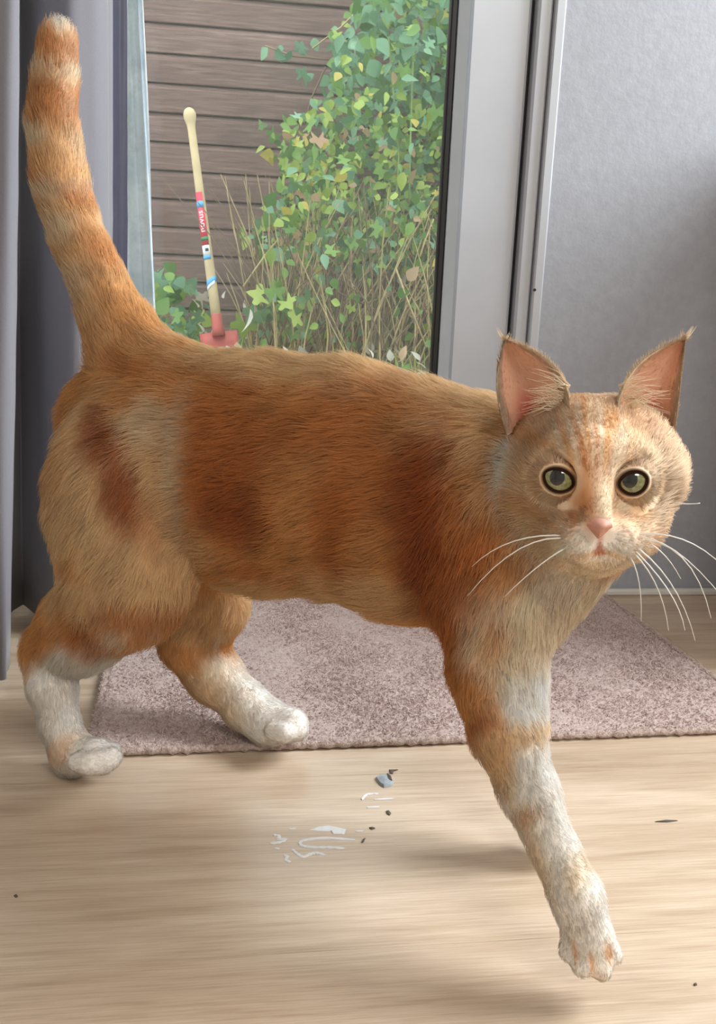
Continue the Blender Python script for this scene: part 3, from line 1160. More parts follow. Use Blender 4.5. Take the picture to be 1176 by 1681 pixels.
# neck, throat and chest
cone(K(835, 805, 0), 0.046, h2c(H(955, 795, -0.050)), 0.036, 'neck', 0.015, 1, (-0.6, 0, -0.8), 0.016)
cone(h2c(H(945, 880, -0.028)), 0.028, K(845, 985, 0.015), 0.032, 'neck', 0.012, 1, (-0.1, 0, -1), 0.012)
cone(K(850, 860, 0.01), 0.046, K(815, 1000, 0.0), 0.036, 'neck', 0.012, 1, (-0.2, 0, -1), 0.013)
# tail
chain([(205, 585, 0.0, 62), (196, 545, 0.0, 60), (163, 465, 0.0, 51), (127, 388, 0.0, 50), (99, 302, 0.0, 48), (86, 212, 0.0, 45), (91, 128, 0.0, 41), (94, 72, 0.0, 38)],
      'tail', 11, 0.003, 1, None, 0.013)
# near hind leg
P_nh = Kz(135, 1246, 0.016)
wn = -P_nh[1]
chain([(215, 720, 0.020, 105), (198, 800, 0.040, 118), (196, 880, 0.046, 110), (205, 950, 0.052, 100)], 'hind_near', 12, 0.03, 0.75, (-0.5, 0, -1), 0.015)
chain([(275, 800, 0.035, 70), (245, 930, 0.048, 72), (205, 985, 0.052, 68)], 'hind_near', 12, 0.03, 0.8, (-0.4, 0, -1), 0.014)
chain([(200, 970, 0.052, 85), (135, 1030, 0.054, 68), (88, 1072, 0.055, 56)], 'hind_near', 6, 0.02, 0.85, (-0.6, 0, -1), 0.010)
chain([(84, 1070, 0.055, 50), (84, 1125, wn, 40), (96, 1185, wn, 33), (118, 1236, wn, 32)], 'hind_near', 4, 0.006, 1, (0.1, 0, -1), 0.006)
chain([(120, 1240, wn, 34), (158, 1240, wn + 0.004, 31)], 'hind_near', 3, 0.01, 1, (1, 0, -0.2), 0.004)
for px, py, dw, rp in ((178, 1238, -0.006, 22), (168, 1251, 0.012, 23), (150, 1254, 0.020, 21), (182, 1244, 0.004, 20)):
    chain([(px - 22, py - 3, wn + dw, rp - 3), (px, py, wn + dw, rp)], 'hind_near', 2, 0.003, 1, (1, 0, -0.2), 0.003)
# far hind leg
P_fh = Kz(462, 1190, 0.026)
wf = -P_fh[1]
chain([(270, 760, -0.02, 105), (300, 870, -0.035, 100), (332, 985, -0.045, 72)], 'hind_far', 10, 0.03, 0.75, (-0.4, 0, -1), 0.014)
chain([(335, 985, -0.045, 72), (318, 1050, wf * 0.9, 53)], 'hind_far', 5, 0.02, 1, (-0.3, 0, -1), 0.009)
chain([(318, 1052, wf * 0.9, 54), (352, 1108, wf, 44), (405, 1160, wf, 37), (440, 1188, wf, 35)], 'hind_far', 4, 0.012, 1, (0.7, 0, -1), 0.006)
chain([(440, 1186, wf, 34), (478, 1190, wf, 30)], 'hind_far', 3, 0.01, 1, (1, 0, -0.3), 0.004)
for px, py, dw, rp in ((488, 1190, -0.008, 20), (486, 1198, 0.006, 21), (468, 1203, 0.017, 19)):
    chain([(px - 20, py - 3, wf + dw, rp - 3), (px, py, wf + dw, rp)], 'hind_far', 2, 0.003, 1, (1, 0, -0.3), 0.003)
# near front leg, reaching forward
P_nf = Kz(965, 1540, 0.036)
wq_ = -P_nf[1]
chain([(760, 800, 0.018, 120), (790, 900, 0.030, 116), (812, 1010, 0.042, 96), (815, 1090, 0.050, 80)], 'fore_near', 12, 0.012, 0.70, (-0.15, 0, -1), 0.013)
chain([(816, 1095, 0.050, 80), (832, 1195, 0.052 + (wq_ - 0.05) * .25, 60), (868, 1300, 0.052 + (wq_ - 0.05) * .5, 47), (912, 1400, 0.052 + (wq_ - 0.05) * .75, 39), (946, 1470, wq_, 43), (966, 1535, wq_, 43)],
      'fore_near', 4, 0.006, 1, None, 0.008, 0.005)
for px, py, dw, rp in ((934, 1560, 0.006, 18), (957, 1584, 0.009, 20), (987, 1590, 0.004, 20), (1006, 1568, -0.006, 17)):
    chain([(px * 0.6 + 966 * 0.4, py - 42, wq_, rp), (px, py, wq_ + dw, rp)], 'fore_near', 1, 0.002, 1, None, 0.0022)
# far front leg, standing behind the near one
P_ff = Kz(893, 1368, 0.02)
w2 = -P_ff[1]
chain([(790, 830, -0.03, 100), (820, 950, -0.035, 85), (835, 1070, -0.035, 62), (845, 1180, w2, 46), (868, 1290, w2, 38), (888, 1360, w2, 36), (905, 1368, w2, 32)],
      'fore_far', 8, 0.012, 1, None, 0.007, 0.004)


# head
def hc(a, ra, b, rb, k=0.012, L=0.006):
    A_, B_ = h2c(H(*a)), h2c(H(*b))
    cone(A_, ra * HS, B_, rb * HS, 'head', k, 1, (0, 0, 0.0001), L)


hc((936, 752, -0.016), 0.0300, (1004, 752, -0.016), 0.0300, 0.02, 0.007)
hc((968, 770, -0.032), 0.0400, (966, 785, -0.045), 0.0380, 0.02, 0.010)
hc((898, 786, -0.008), 0.0210, (922, 828, -0.002), 0.0175, 0.014, 0.0095)
hc((968, 718, -0.006), 0.0205, (970, 772, 0.0080), 0.0235, 0.014, 0.005)
hc((1052, 785, -0.008), 0.0215, (1032, 828, -0.002), 0.0175, 0.014, 0.0095)
hc((974, 800, 0.004), 0.0300, (978, 830, 0.004), 0.0270, 0.014, 0.005)
hc((955, 886, 0.0335), 0.0120, (945, 880, 0.0260), 0.0130, 0.008, 0.005)
hc((1013, 886, 0.0335), 0.0120, (1020, 880, 0.0260), 0.0130, 0.008, 0.005)
hc((985, 908, 0.0270), 0.0100, (982, 905, 0.0100), 0.0130, 0.008, 0.006)
hc((942, 868, 0.0080), 0.0170, (1028, 868, 0.0080), 0.0170, 0.012, 0.007)
hc((965, 740, 0.0230), 0.0115, (983, 846, 0.0430), 0.0066, 0.006, 0.004)
hc((925, 757, 0.0180), 0.0110, (945, 752, 0.0230), 0.0100, 0.010, 0.004)
hc((1030, 760, 0.0180), 0.0110, (1008, 754, 0.0230), 0.0100, 0.010, 0.004)
NOSE = h2c(H(985, 864, 0.052))

# ---- implicit surface on a grid, turned into quads (surface nets)
GH = 0.0022
lo = np.min([np.minimum(p[0] - p[1], p[2] - p[3]) for p in PR], 0) - 0.012
hi = np.max([np.maximum(p[0] + p[1], p[2] + p[3]) for p in PR], 0) + 0.012
dims = np.ceil((hi - lo) / GH).astype(int) + 1
AX = [(lo[i] + GH * np.arange(dims[i])).astype(np.float32) for i in range(3)]


def prim_d(p, X, Y, Z):
    a, ra, b, rb, _, _, sq, _, _ = p
    ba = b - a
    y0 = a[1]
    ax_, ay_, az_ = X - a[0], (Y - y0) / sq, Z - a[2]
    by_ = ba[1] / sq
    L2_ = ba[0] ** 2 + by_ ** 2 + ba[2] ** 2 + 1e-12
    h_ = np.clip((ax_ * ba[0] + ay_ * by_ + az_ * ba[2]) / L2_, 0, 1)
    return np.sqrt((ax_ - h_ * ba[0]) ** 2 + (ay_ - h_ * by_) ** 2 + (az_ - h_ * ba[2]) ** 2) - (ra + (rb - ra) * h_)


def smin(a, b, k):
    h_ = np.clip(0.5 + 0.5 * (b - a) / k, 0, 1)
    return b + (a - b) * h_ - k * h_ * (1 - h_)


D = np.full(dims, 0.2, np.float32)
for g in ('trunk', 'neck', 'tail', 'hind_near', 'hind_far', 'fore_far', 'head', 'fore_near'):
    G = np.full(dims, 0.2, np.float32)
    for p in [q for q in PR if q[4] == g]:
        mn = np.minimum(p[0] - p[1], p[2] - p[3]) - 0.04
        mxx = np.maximum(p[0] + p[1], p[2] + p[3]) + 0.04
        s = [slice(max(0, int((mn[i] - lo[i]) / GH)), min(dims[i], int((mxx[i] - lo[i]) / GH) + 2)) for i in range(3)]
        X, Y, Z = AX[0][s[0]][:, None, None], AX[1][s[1]][None, :, None], AX[2][s[2]][None, None, :]
        G[s[0], s[1], s[2]] = smin(G[s[0], s[1], s[2]], prim_d(p, X, Y, Z).astype(np.float32), p[5])
    D = smin(D, G, 0.018 if g != 'head' else 0.02)
del G
# eye sockets
ER = 0.0104
EZ = 0.0240
EYE_C = []
for px, py in ((917, 786), (1038, 790)):
    c0 = H(px, py, EZ + ER * 0.6)
    c0[2] = EZ * HS
    EYE_C.append(c0)
    q = h2c(c0 + np.array([0, 0, 0.0045]))
    s = [slice(int((q[i] - 0.02 - lo[i]) / GH), int((q[i] + 0.02 - lo[i]) / GH) + 2) for i in range(3)]
    X, Y, Z = AX[0][s[0]][:, None, None], AX[1][s[1]][None, :, None], AX[2][s[2]][None, None, :]
    ds = np.sqrt((X - q[0]) ** 2 + (Y - q[1]) ** 2 + (Z - q[2]) ** 2) - 0.0102
    D[s[0], s[1], s[2]] = -smin(-D[s[0], s[1], s[2]], ds.astype(np.float32), 0.003)

ins = D < 0
cnt = np.zeros(dims - 1, np.int8)
for i in (0, 1):
    for j in (0, 1):
        for k_ in (0, 1):
            cnt += ins[i:dims[0] - 1 + i, j:dims[1] - 1 + j, k_:dims[2] - 1 + k_]
act = (cnt > 0) & (cnt < 8)
ci, cj, ck = np.nonzero(act)
vid = np.full(dims - 1, -1, np.int32)
vid[ci, cj, ck] = np.arange(len(ci))
acc = np.zeros((len(ci), 3))
num = np.zeros(len(ci))
cor = [(i, j, k_) for i in (0, 1) for j in (0, 1) for k_ in (0, 1)]
for a in range(8):
    for b in range(a + 1, 8):
        A_, B_ = np.array(cor[a]), np.array(cor[b])
        if np.abs(A_ - B_).sum() != 1:
            continue
        da = D[ci + A_[0], cj + A_[1], ck + A_[2]]
        db = D[ci + B_[0], cj + B_[1], ck + B_[2]]
        m = (da < 0) != (db < 0)
        t_ = np.where(m, da / (da - db + 1e-12), 0)
        acc += m[:, None] * (A_ + t_[:, None] * (B_ - A_))
        num += m
V = lo + GH * (np.stack([ci, cj, ck], 1) + acc / num[:, None])
Fq = []
for ax in range(3):
    o1, o2 = [(1, 2), (2, 0), (0, 1)][ax]
    sl0 = [slice(None)] * 3
    sl1 = [slice(None)] * 3
    sl0[ax] = slice(0, -1)
    sl1[ax] = slice(1, None)
    a_in, b_in = ins[tuple(sl0)], ins[tuple(sl1)]
    for flip, msk in ((False, a_in & ~b_in), (True, ~a_in & b_in)):
        e = np.stack(np.nonzero(msk), 1)
        if len(e) == 0:
            continue
        d1 = np.zeros(3, int)
        d2 = np.zeros(3, int)
        d1[o1] = 1
        d2[o2] = 1
        q = [e, e - d1, e - d1 - d2, e - d2]
        q = np.stack([vid[x[:, 0], x[:, 1], x[:, 2]] for x in q], 1)
        Fq.append(q[:, ::-1] if flip else q)
Fq = np.concatenate(Fq)
Fq = Fq[(Fq >= 0).all(1)]
del D, ins, cnt, act, vid
for it in range(2):                         # light smoothing
    s_ = np.zeros_like(V)
    n_ = np.zeros(len(V))
    for a in range(4):
        i0, i1 = Fq[:, a], Fq[:, (a + 1) % 4]
        for q in range(3):
            s_[:, q] += np.bincount(i0, V[i1, q], len(V)) + np.bincount(i1, V[i0, q], len(V))
        n_ += np.bincount(i0, minlength=len(V)) + np.bincount(i1, minlength=len(V))
    V = 0.5 * V + 0.5 * s_ / n_[:, None]

_sm = np.zeros(len(V), bool)                 # longer smoothing on trunk and tail so the back line flows
_dh = np.min([prim_d(p, V[:, 0], V[:, 1], V[:, 2]) for p in PR if p[4] not in ('trunk', 'tail')], 0)
_dp = np.min([prim_d(p, V[:, 0], V[:, 1], V[:, 2]) for p in PR if p[4] == 'head' or p[8] < 0.0045], 0)
_sm = (np.clip(_dp / 0.010, 0, 1) * (0.12 + 0.48 * np.clip(_dh / 0.012, 0, 1)))[:, None]
for it in range(30):
    s_ = np.zeros_like(V)
    for a in range(4):
        i0, i1 = Fq[:, a], Fq[:, (a + 1) % 4]
        for q in range(3):
            s_[:, q] += np.bincount(i0, V[i1, q], len(V)) + np.bincount(i1, V[i0, q], len(V))
    V = V * (1 - _sm) + _sm * s_ / n_[:, None]

# ---- coat: hair direction, hair length and region at every vertex
GR = ['trunk', 'neck', 'tail', 'hind_near', 'hind_far', 'fore_near', 'fore_far', 'head']
wsum = np.zeros(len(V))
flow = np.zeros((len(V), 3))
hlen = np.zeros(len(V))
reg = {g: np.zeros(len(V)) for g in GR}
for p in PR:
    d_ = prim_d(p, V[:, 0], V[:, 1], V[:, 2])
    w_ = np.exp(-np.maximum(d_, -0.02) / 0.006)
    wsum += w_
    hlen += w_ * p[8]
    reg[p[4]] += w_
    if p[4] == 'head':
        r_ = V - NOSE
        r_ /= np.linalg.norm(r_, axis=1)[:, None] + 1e-9
        flow += w_[:, None] * r_
    else:
        flow += w_[:, None] * p[7]
hlen /= wsum
flow /= wsum[:, None]
for g in GR:
    reg[g] /= wsum

ORANGE, DARK, DEEP, LIGHT, CREAM, WHITE, PEACH = [s2l(c) for c in
    ((228, 168, 106), (200, 122, 62), (168, 88, 38), (240, 204, 158), (244, 224, 196), (250, 246, 238), (240, 204, 170))]
PINK, ROSE = s2l((222, 150, 126)), s2l((196, 96, 78))
col = np.tile(ORANGE, (len(V), 1))


def lay(c, m):
    global col
    m = np.clip(m, 0, 1)[:, None]
    col = col * (1 - m) + np.asarray(c) * m


def sstep(a, b, x):
    t_ = np.clip((x - a) / (b - a), 0, 1)
    return t_ * t_ * (3 - 2 * t_)


_vd = (V - _camc) @ _fwc
_vx = 588 + FPX * ((V - _camc) @ c_dir(RT)) / _vd
_vy = 840.5 - FPX * ((V - _camc) @ c_dir(UP)) / _vd


def skin_at(px, py, only=None, tol=9):
    m = (np.abs(_vx - px) < tol) & (np.abs(_vy - py) < tol)
    if only:
        m &= sum(reg[g] for g in only) > 0.3
    i = np.nonzero(m)[0]
    return V[i[np.argmin(_vd[i])]] if len(i) else None


def blob(px, py, w, rx, ry, ang, c, s, only=None, soft=0.45):
    """Coat patch: an ellipse on the cat's side (radii given in pixels of the photo), soft ragged edge."""
    q = skin_at(px, py, only)
    if q is not None:
        w = -q[1]
    P = K(px, py, w)
    a = radians(ang)
    ex = K(px + 10 * cos(a), py + 10 * sin(a), w) - P
    ey = K(px - 10 * sin(a), py + 10 * cos(a), w) - P
    ex, ey = ex[[0, 2]] / 10, ey[[0, 2]] / 10
    M_ = np.linalg.inv(np.stack([ex, ey], 1))
    q = (V[:, [0, 2]] - P[[0, 2]]) @ M_.T
    e = np.sqrt((q[:, 0] / rx) ** 2 + (q[:, 1] / ry) ** 2) + 0.16 * RAG
    m = s * (1 - sstep(1 - soft, 1 + soft, e))
    if only:
        m = m * sum(reg[g] for g in only)
    lay(c, m)


RAG = wavy(V, 3, 110) + 0.6 * wavy(V, 4, 260)
TR = ('trunk', 'hind_near', 'neck', 'fore_near')
W0 = 0.055
# paler underside, thigh and rump
blob(480, 985, W0, 300, 45, 0, LIGHT, 0.75, ('trunk', 'hind_near', 'fore_near'))
blob(140, 860, W0, 95, 170, 0, LIGHT, 1.0, ('hind_near', 'trunk'))
blob(150, 700, W0, 70, 40, 10, LIGHT, 0.5, ('hind_near', 'trunk'))
blob(215, 925, W0, 110, 75, 0, LIGHT, 0.85, ('hind_near', 'trunk'))
blob(250, 780, W0, 50, 120, -8, LIGHT, 0.5, ('hind_near', 'trunk'))
blob(540, 612, 0.0, 360, 34, 7, LIGHT, 0.75, ('trunk', 'neck', 'fore_near'))  # top light painted as a pale strip along the back
blob(765, 690, W0, 95, 65, 20, LIGHT, 0.75, TR)
# tabby marks on the side
blob(395, 790, W0, 80, 100, 10, DARK, 0.95, TR, 0.5)
blob(360, 690, W0, 60, 60, 0, DARK, 0.55, TR, 0.6)
blob(410, 850, W0, 45, 65, -20, DEEP, 0.75, TR, 0.6)
blob(470, 700, W0, 150, 40, 8, DARK, 0.6, TR, 0.6)
blob(430, 935, W0, 60, 18, 12, DARK, 0.6, TR, 0.6)
blob(562, 850, W0, 32, 120, 2, DARK, 0.85, TR, 0.6)
blob(640, 790, W0, 60, 80, 0, DARK, 0.7, TR, 0.6)
blob(700, 890, W0, 48, 150, -4, DEEP, 1.0, TR, 0.6)  # tabby band, deepened with painted shade low on the shoulder
blob(735, 960, W0, 50, 70, -4, DEEP, 0.6, TR, 0.7)
blob(620, 660, W0, 120, 22, 14, DARK, 0.5, TR, 0.7)
blob(500, 900, W0, 30, 60, 0, ORANGE, 0.7, TR, 0.6)
blob(770, 870, W0, 26, 90, -8, DARK, 0.7, TR, 0.6)
blob(790, 820, W0, 20, 34, 0, LIGHT, 0.6, TR, 0.6)
blob(740, 1010, W0, 40, 90, -10, DARK, 0.8, ('fore_near', 'trunk'), 0.6)
blob(300, 755, W0, 17, 105, -5, CREAM, 0.7, TR, 0.6)
blob(262, 690, W0, 45, 26, 40, CREAM, 0.5, TR, 0.6)
blob(335, 770, W0, 14, 70, 4, DARK, 0.5, TR, 0.7)
blob(168, 715, W0, 20, 52, -28, DEEP, 0.9, TR, 0.5)
blob(207, 800, W0, 19, 62, -16, DEEP, 0.85, TR, 0.5)
blob(245, 850, W0, 16, 60, -20, DARK, 0.4, TR, 0.6)
blob(200, 600, 0.03, 90, 14, 12, DARK, 0.5, ('trunk', 'tail', 'hind_near'), 0.7)
blob(120, 930, W0, 40, 14, 20, ORANGE, 0.6, ('hind_near',), 0.6)
# hind legs
blob(110, 1195, W0, 170, 125, 0, WHITE, 0.95, ('hind_near',), 0.2)
blob(215, 1010, W0, 42, 24, 20, DARK, 0.6, ('hind_near',), 0.6)
blob(140, 1048, W0, 26, 34, -20, DARK, 0.65, ('hind_near',), 0.6)
blob(75, 1040, W0, 24, 28, 20, ORANGE, 0.7, ('hind_near',), 0.6)
blob(35, 1115, W0, 12, 40, 10, ORANGE, 0.6, ('hind_near',), 0.6)
blob(90, 1238, W0, 18, 22, 0, ORANGE, 0.5, ('hind_near',), 0.6)
blob(340, 1010, -0.05, 90, 50, 0, LIGHT, 0.7, ('hind_far',), 0.5)
blob(445, 1150, wf, 110, 85, 30, WHITE, 0.95, ('hind_far',), 0.3)
blob(340, 1140, wf, 30, 70, -40, LIGHT, 0.6, ('hind_far',), 0.6)
# chest and near front leg
blob(895, 1000, 0.05, 110, 100, 0, CREAM, 1.0, ('neck', 'fore_near', 'trunk', 'fore_far'), 0.45)
blob(930, 950, 0.05, 60, 40, 0, WHITE, 0.5, ('neck', 'fore_near', 'trunk', 'head'), 0.6)
blob(860, 1060, 0.05, 50, 80, 0, CREAM, 0.7, ('neck', 'fore_near'), 0.6)
blob(815, 1045, 0.06, 20, 30, 0, ORANGE, 0.6, ('fore_near',), 0.7)
blob(920, 1400, wq_, 120, 260, -20, WHITE, 0.92, ('fore_near',), 0.3)
blob(855, 1160, 0.06, 46, 44, 0, WHITE, 0.9, ('fore_near', 'neck'), 0.35)
blob(795, 1190, 0.06, 30, 70, -16, ORANGE, 0.8, ('fore_near',), 0.5)  # leg's left side browned, mostly shade painted into the coat
blob(785, 1195, 0.06, 20, 24, 0, DARK, 0.6, ('fore_near',), 0.6)
blob(850, 1210, 0.06, 44, 14, 10, LIGHT, 0.8, ('fore_near',), 0.6)
blob(815, 1265, 0.06, 24, 50, -25, LIGHT, 0.8, ('fore_near',), 0.6)  # painted shade carried on down the left edge
blob(862, 1335, 0.07, 22, 18, 0, ORANGE, 0.6, ('fore_near',), 0.6)
blob(880, 1410, wq_, 16, 60, -22, LIGHT, 0.5, ('fore_near',), 0.7)  # lower left edge, shade put into the coat colour
blob(942, 1438, wq_, 18, 24, -20, LIGHT, 0.45, ('fore_near',), 0.7)
for px, py, ry in ((944, 1562, 20), (972, 1580, 20), (997, 1572, 18)):
    blob(px, py, wq_, 4, ry, -8, ORANGE, 0.7, ('fore_near',), 0.6)  # shade between the toes painted as thin brownish lines
blob(795, 905, W0, 44, 85, 0, DARK, 0.55, ('neck', 'fore_near', 'trunk'), 0.7)
blob(842, 925, W0, 34, 40, 30, ORANGE, 0.7, ('neck', 'fore_near', 'trunk'), 0.7)
lay(WHITE, 0.95 * reg['fore_far'] * (1 - sstep(0.09, 0.13, V[:, 2] + 0.004 * RAG)))
# tail rings
TL = ('tail',)
blob(130, 330, 0, 200, 400, 0, LIGHT, 0.5, TL, 0.2)
blob(95, 30, 0, 70, 26, 0, WHITE, 0.9, TL, 0.5)
blob(124, 130, 0, 11, 110, 0, CREAM, 0.85, TL, 0.6)
blob(86, 90, 0, 32, 24, 0, DARK, 0.55, TL, 0.5)
blob(66, 127, 0, 34, 13, -8, CREAM, 0.7, TL, 0.5)
blob(78, 178, 0, 36, 34, 0, DARK, 0.5, TL, 0.5)
blob(52, 238, 0, 26, 20, 0, CREAM, 0.85, TL, 0.4)
blob(56, 300, 0, 16, 12, 0, DARK, 0.6, TL, 0.6)
blob(78, 325, 0, 30, 18, -15, CREAM, 0.7, TL, 0.5)
blob(96, 388, 0, 28, 26, 40, CREAM, 0.7, TL, 0.5)
blob(124, 340, 0, 30, 9, 50, DARK, 0.5, TL, 0.6)
blob(122, 470, 0, 22, 36, -30, CREAM, 0.6, TL, 0.6)
blob(165, 430, 0, 42, 9, 55, DARK, 0.5, TL, 0.6)
blob(145, 525, 0, 20, 20, 0, LIGHT, 0.6, TL, 0.6)
blob(200, 520, 0, 50, 12, 55, ORANGE, 0.7, TL, 0.6)

# face marks, in head coordinates
HQ = (V - HO) @ HM
hw = reg['head']
col0 = col.copy()
FM = []


def fmark(px, py, rx, ry, ang, c, s, soft=0.5, zf=0.03):
    q = skin_at(px, py, ('head',))
    if q is not None:
        zf = float((q - HO) @ HM[:, 2]) / HS
    FM.append((H(px, py, zf), radians(-ang), rx * 0.00032, ry * 0.00032, np.asarray(c), s, soft))


def paint_face(base, Q, w, rag):
    """Coat colour of the head: ground colour, then every mark; Q are head coordinates."""
    m = (sstep(0.5, 0.9, w) * 0.95)[:, None]
    out = base * (1 - m) + PEACH * m
    front = sstep(-0.030, -0.008, Q[:, 2])
    for P, a, rx, ry, c, s, soft in FM:
        dx, dy = Q[:, 0] - P[0], Q[:, 1] - P[1]
        e = np.sqrt(((dx * cos(a) + dy * sin(a)) / rx) ** 2 + ((-dx * sin(a) + dy * cos(a)) / ry) ** 2) + 0.08 * rag
        m = np.clip(s * w * front * (1 - sstep(1 - soft, 1 + soft, e)), 0, 1)[:, None]
        out = out * (1 - m) + c * m
    return out


fmark(970, 925, 95, 50, 0, CREAM, 0.9)
fmark(985, 895, 60, 26, 0, WHITE, 0.7)
fmark(1075, 800, 50, 70, 0, CREAM, 0.6)
fmark(826, 780, 16, 80, 4, WHITE, 0.9)
fmark(850, 860, 12, 50, -35, WHITE, 0.6)
fmark(870, 860, 40, 34, 30, LIGHT, 0.6)
fmark(918, 826, 44, 9, 14, CREAM, 0.8)
fmark(1045, 828, 40, 8, -10, CREAM, 0.7)
fmark(890, 850, 50, 5, 24, ORANGE, 0.45)
fmark(872, 826, 38, 5, 24, ORANGE, 0.4)
fmark(950, 838, 10, 34, 14, DARK, 0.55)
fmark(965, 800, 9, 60, -8, DARK, 0.5)
fmark(1018, 745, 9, 46, 12, CREAM, 0.8)
fmark(995, 830, 12, 44, -6, CREAM, 0.7)
fmark(1050, 842, 16, 14, 0, ORANGE, 0.45)
fmark(865, 722, 36, 14, 10, ORANGE, 0.6)
fmark(890, 790, 36, 40, 0, LIGHT, 0.4)
for px, py, rx, ry, an, c in ((945, 720, 6, 50, -10, CREAM), (955, 725, 5, 50, -10, DARK), (968, 700, 5, 60, -4, ORANGE), (980, 745, 5, 40, 0, DARK),
                              (975, 720, 4, 50, -3, CREAM), (990, 730, 5, 45, 5, CREAM), (1000, 720, 5, 44, 8, ORANGE), (935, 745, 5, 40, -14, ORANGE),
                              (925, 735, 5, 40, -18, CREAM), (1010, 690, 8, 16, 0, ORANGE), (950, 680, 6, 26, -6, CREAM), (985, 680, 5, 26, 0, CREAM)):
    fmark(px, py, rx, ry, an, c, 0.62, 0.6)
fmark(985, 890, 4, 16, 0, ROSE, 0.6, 0.5, 0.045)
fmark(985, 906, 9, 6, 0, ROSE, 0.8, 0.5, 0.04)
fmark(962, 912, 24, 3.5, -10, ORANGE, 0.6, 0.6, 0.04)
fmark(1008, 910, 20, 3.5, 14, ORANGE, 0.6, 0.6, 0.04)

col = paint_face(col0, HQ, hw, RAG)
dens = 1.0 + 1.6 * reg['head'] + 0.6 * (reg['fore_near'] + reg['hind_near'] + reg['hind_far']) * (hlen < 0.011) + 0.2 * reg['tail']
hlen *= np.where(reg['head'] > 0.5, np.clip(0.45 + np.abs(HQ[:, 0]) / 0.045, 0.5, 1.2), 1)
# bare skin where the eyes sit
EYES = [H(917, 786, 0.0), H(1039, 790, 0.0)]
for e in EYES:
    r_ = np.hypot(HQ[:, 0] - e[0], HQ[:, 1] - e[1])
    dens = np.where((r_ < 0.0122) & (HQ[:, 2] > 0.005), 0, dens)
e = H(985, 868, 0.045)
dens = np.where((np.hypot(HQ[:, 0] - e[0], (HQ[:, 1] - e[1])) < 0.0062) & (HQ[:, 2] > 0.02), 0, dens)
# keep paws off the floor grid line
parts_v, parts_f = [V], [Fq]
P_col, P_den, P_len, P_flow = [col], [dens], [hlen], [flow]
P_hw = [hw]
nv = len(V)


def add_island(v_, f_, c_, d_, l_, fl_):
    global nv
    v_ = np.asarray(v_)
    parts_v.append(v_)
    parts_f.append(np.asarray(f_) + nv)
    n = len(v_)
    P_col.append(np.asarray(c_))
    P_den.append(np.broadcast_to(d_, (n,)))
    P_len.append(np.broadcast_to(l_, (n,)))
    P_flow.append(np.asarray(fl_))
    nv += n
    P_hw.append(np.zeros(n))


# ears: cupped shells with thickness
def ear(base_out, base_in, tip, bulge_in, bulge_out, side):
    NS, NTT = 17, 22
    bo, bi, tp = H(*base_out), H(*base_in), H(*tip)
    ss = np.linspace(-1, 1, NS)
    tt = np.linspace(0, 1, NTT)
    outer, inner = [], []
    for t_ in tt:
        eo = bo * (1 - t_) + tp * t_
        ei = bi * (1 - t_) + tp * t_
        eo = eo + np.array([side * bulge_out * sin(pi * t_), 0, 0])
        nrm = np.array([-side * 0.7, 0.7, 0])
        ei = ei + nrm * bulge_in * sin(pi * min(1, t_ ** 0.85))
        for s in ss:
            q = eo * (0.5 + s / 2) + ei * (0.5 - s / 2)
            cup = (1 - s * s) * 0.020 * (1 - t_) ** 0.55
            turn = s * 0.006 * (1 - t_)
            inner.append(q + np.array([0, 0, -cup - turn]))
            outer.append(q + np.array([0, 0, -cup - turn - 0.0022 * (1 - 0.6 * t_)]))
    inner, outer = np.array(inner), np.array(outer)
    f_ = []
    for i in range(NTT - 1):
        for j in range(NS - 1):
            a, b, c_, d_ = i * NS + j, i * NS + j + 1, (i + 1) * NS + j + 1, (i + 1) * NS + j
            f_.append((a, b, c_, d_))
            n = NS * NTT
            f_.append((n + a, n + d_, n + c_, n + b))
    n = NS * NTT
    for i in range(NTT - 1):
        for j in (0, NS - 1):
            a, d_ = i * NS + j, (i + 1) * NS + j
            f_.append((a, d_, n + d_, n + a))
    S_, T_ = np.tile(ss, NTT), np.repeat(tt, NS)
    ci_ = np.tile(s2l((234, 184, 156)), (n, 1))
    deep = np.clip(1 - np.hypot((S_ - 0.15) / 0.62, (T_ - 0.12) / 0.30), 0, 1)[:, None]
    ci_ = ci_ * (1 - deep) + s2l((206, 92, 78)) * deep
    rim = np.maximum(sstep(0.80, 0.96, np.abs(S_)), sstep(0.90, 0.97, T_))[:, None]
    ci_ = ci_ * (1 - rim) + s2l((236, 214, 184)) * rim
    co_ = np.tile(s2l((216, 164, 112)), (n, 1))
    di = np.where((np.abs(S_) > 0.86) | (T_ > 0.93), 5.0, np.where(T_ > 0.35, 0.5, 0.2))
    li = np.where((np.abs(S_) > 0.86) | (T_ > 0.93), 0.0035, 0.0022)
    li = np.where(T_ > 0.95, 0.005, li)
    upd = (tp - (bo + bi) / 2)
    upd = upd / np.linalg.norm(upd)
    fi = np.tile(upd, (n, 1)) + S_[:, None] * np.array([side * 0.35, 0, 0])
    allq = np.concatenate([inner, outer])
    # make the front face look forward
    nf_ = np.cross(allq[f_[0][1]] - allq[f_[0][0]], allq[f_[0][2]] - allq[f_[0][0]])
    if nf_[2] < 0:
        f_ = [q[::-1] for q in f_]
    add_island(h2c(allq), f_, np.concatenate([ci_, co_]), np.concatenate([di, np.full(n, 1.2)]),
               np.concatenate([li, np.full(n, 0.004)]), np.concatenate([fi, np.tile(upd, (n, 1))]) @ HM.T)
    return bo, bi, tp, upd


EAR = [ear((834, 716, -0.008), (934, 674, -0.002), (829, 556, -0.012), 0.0095, 0.005, -1),
       ear((1112, 716, -0.008), (1010, 674, -0.002), (1127, 553, -0.012), 0.0085, 0.000, 1)]


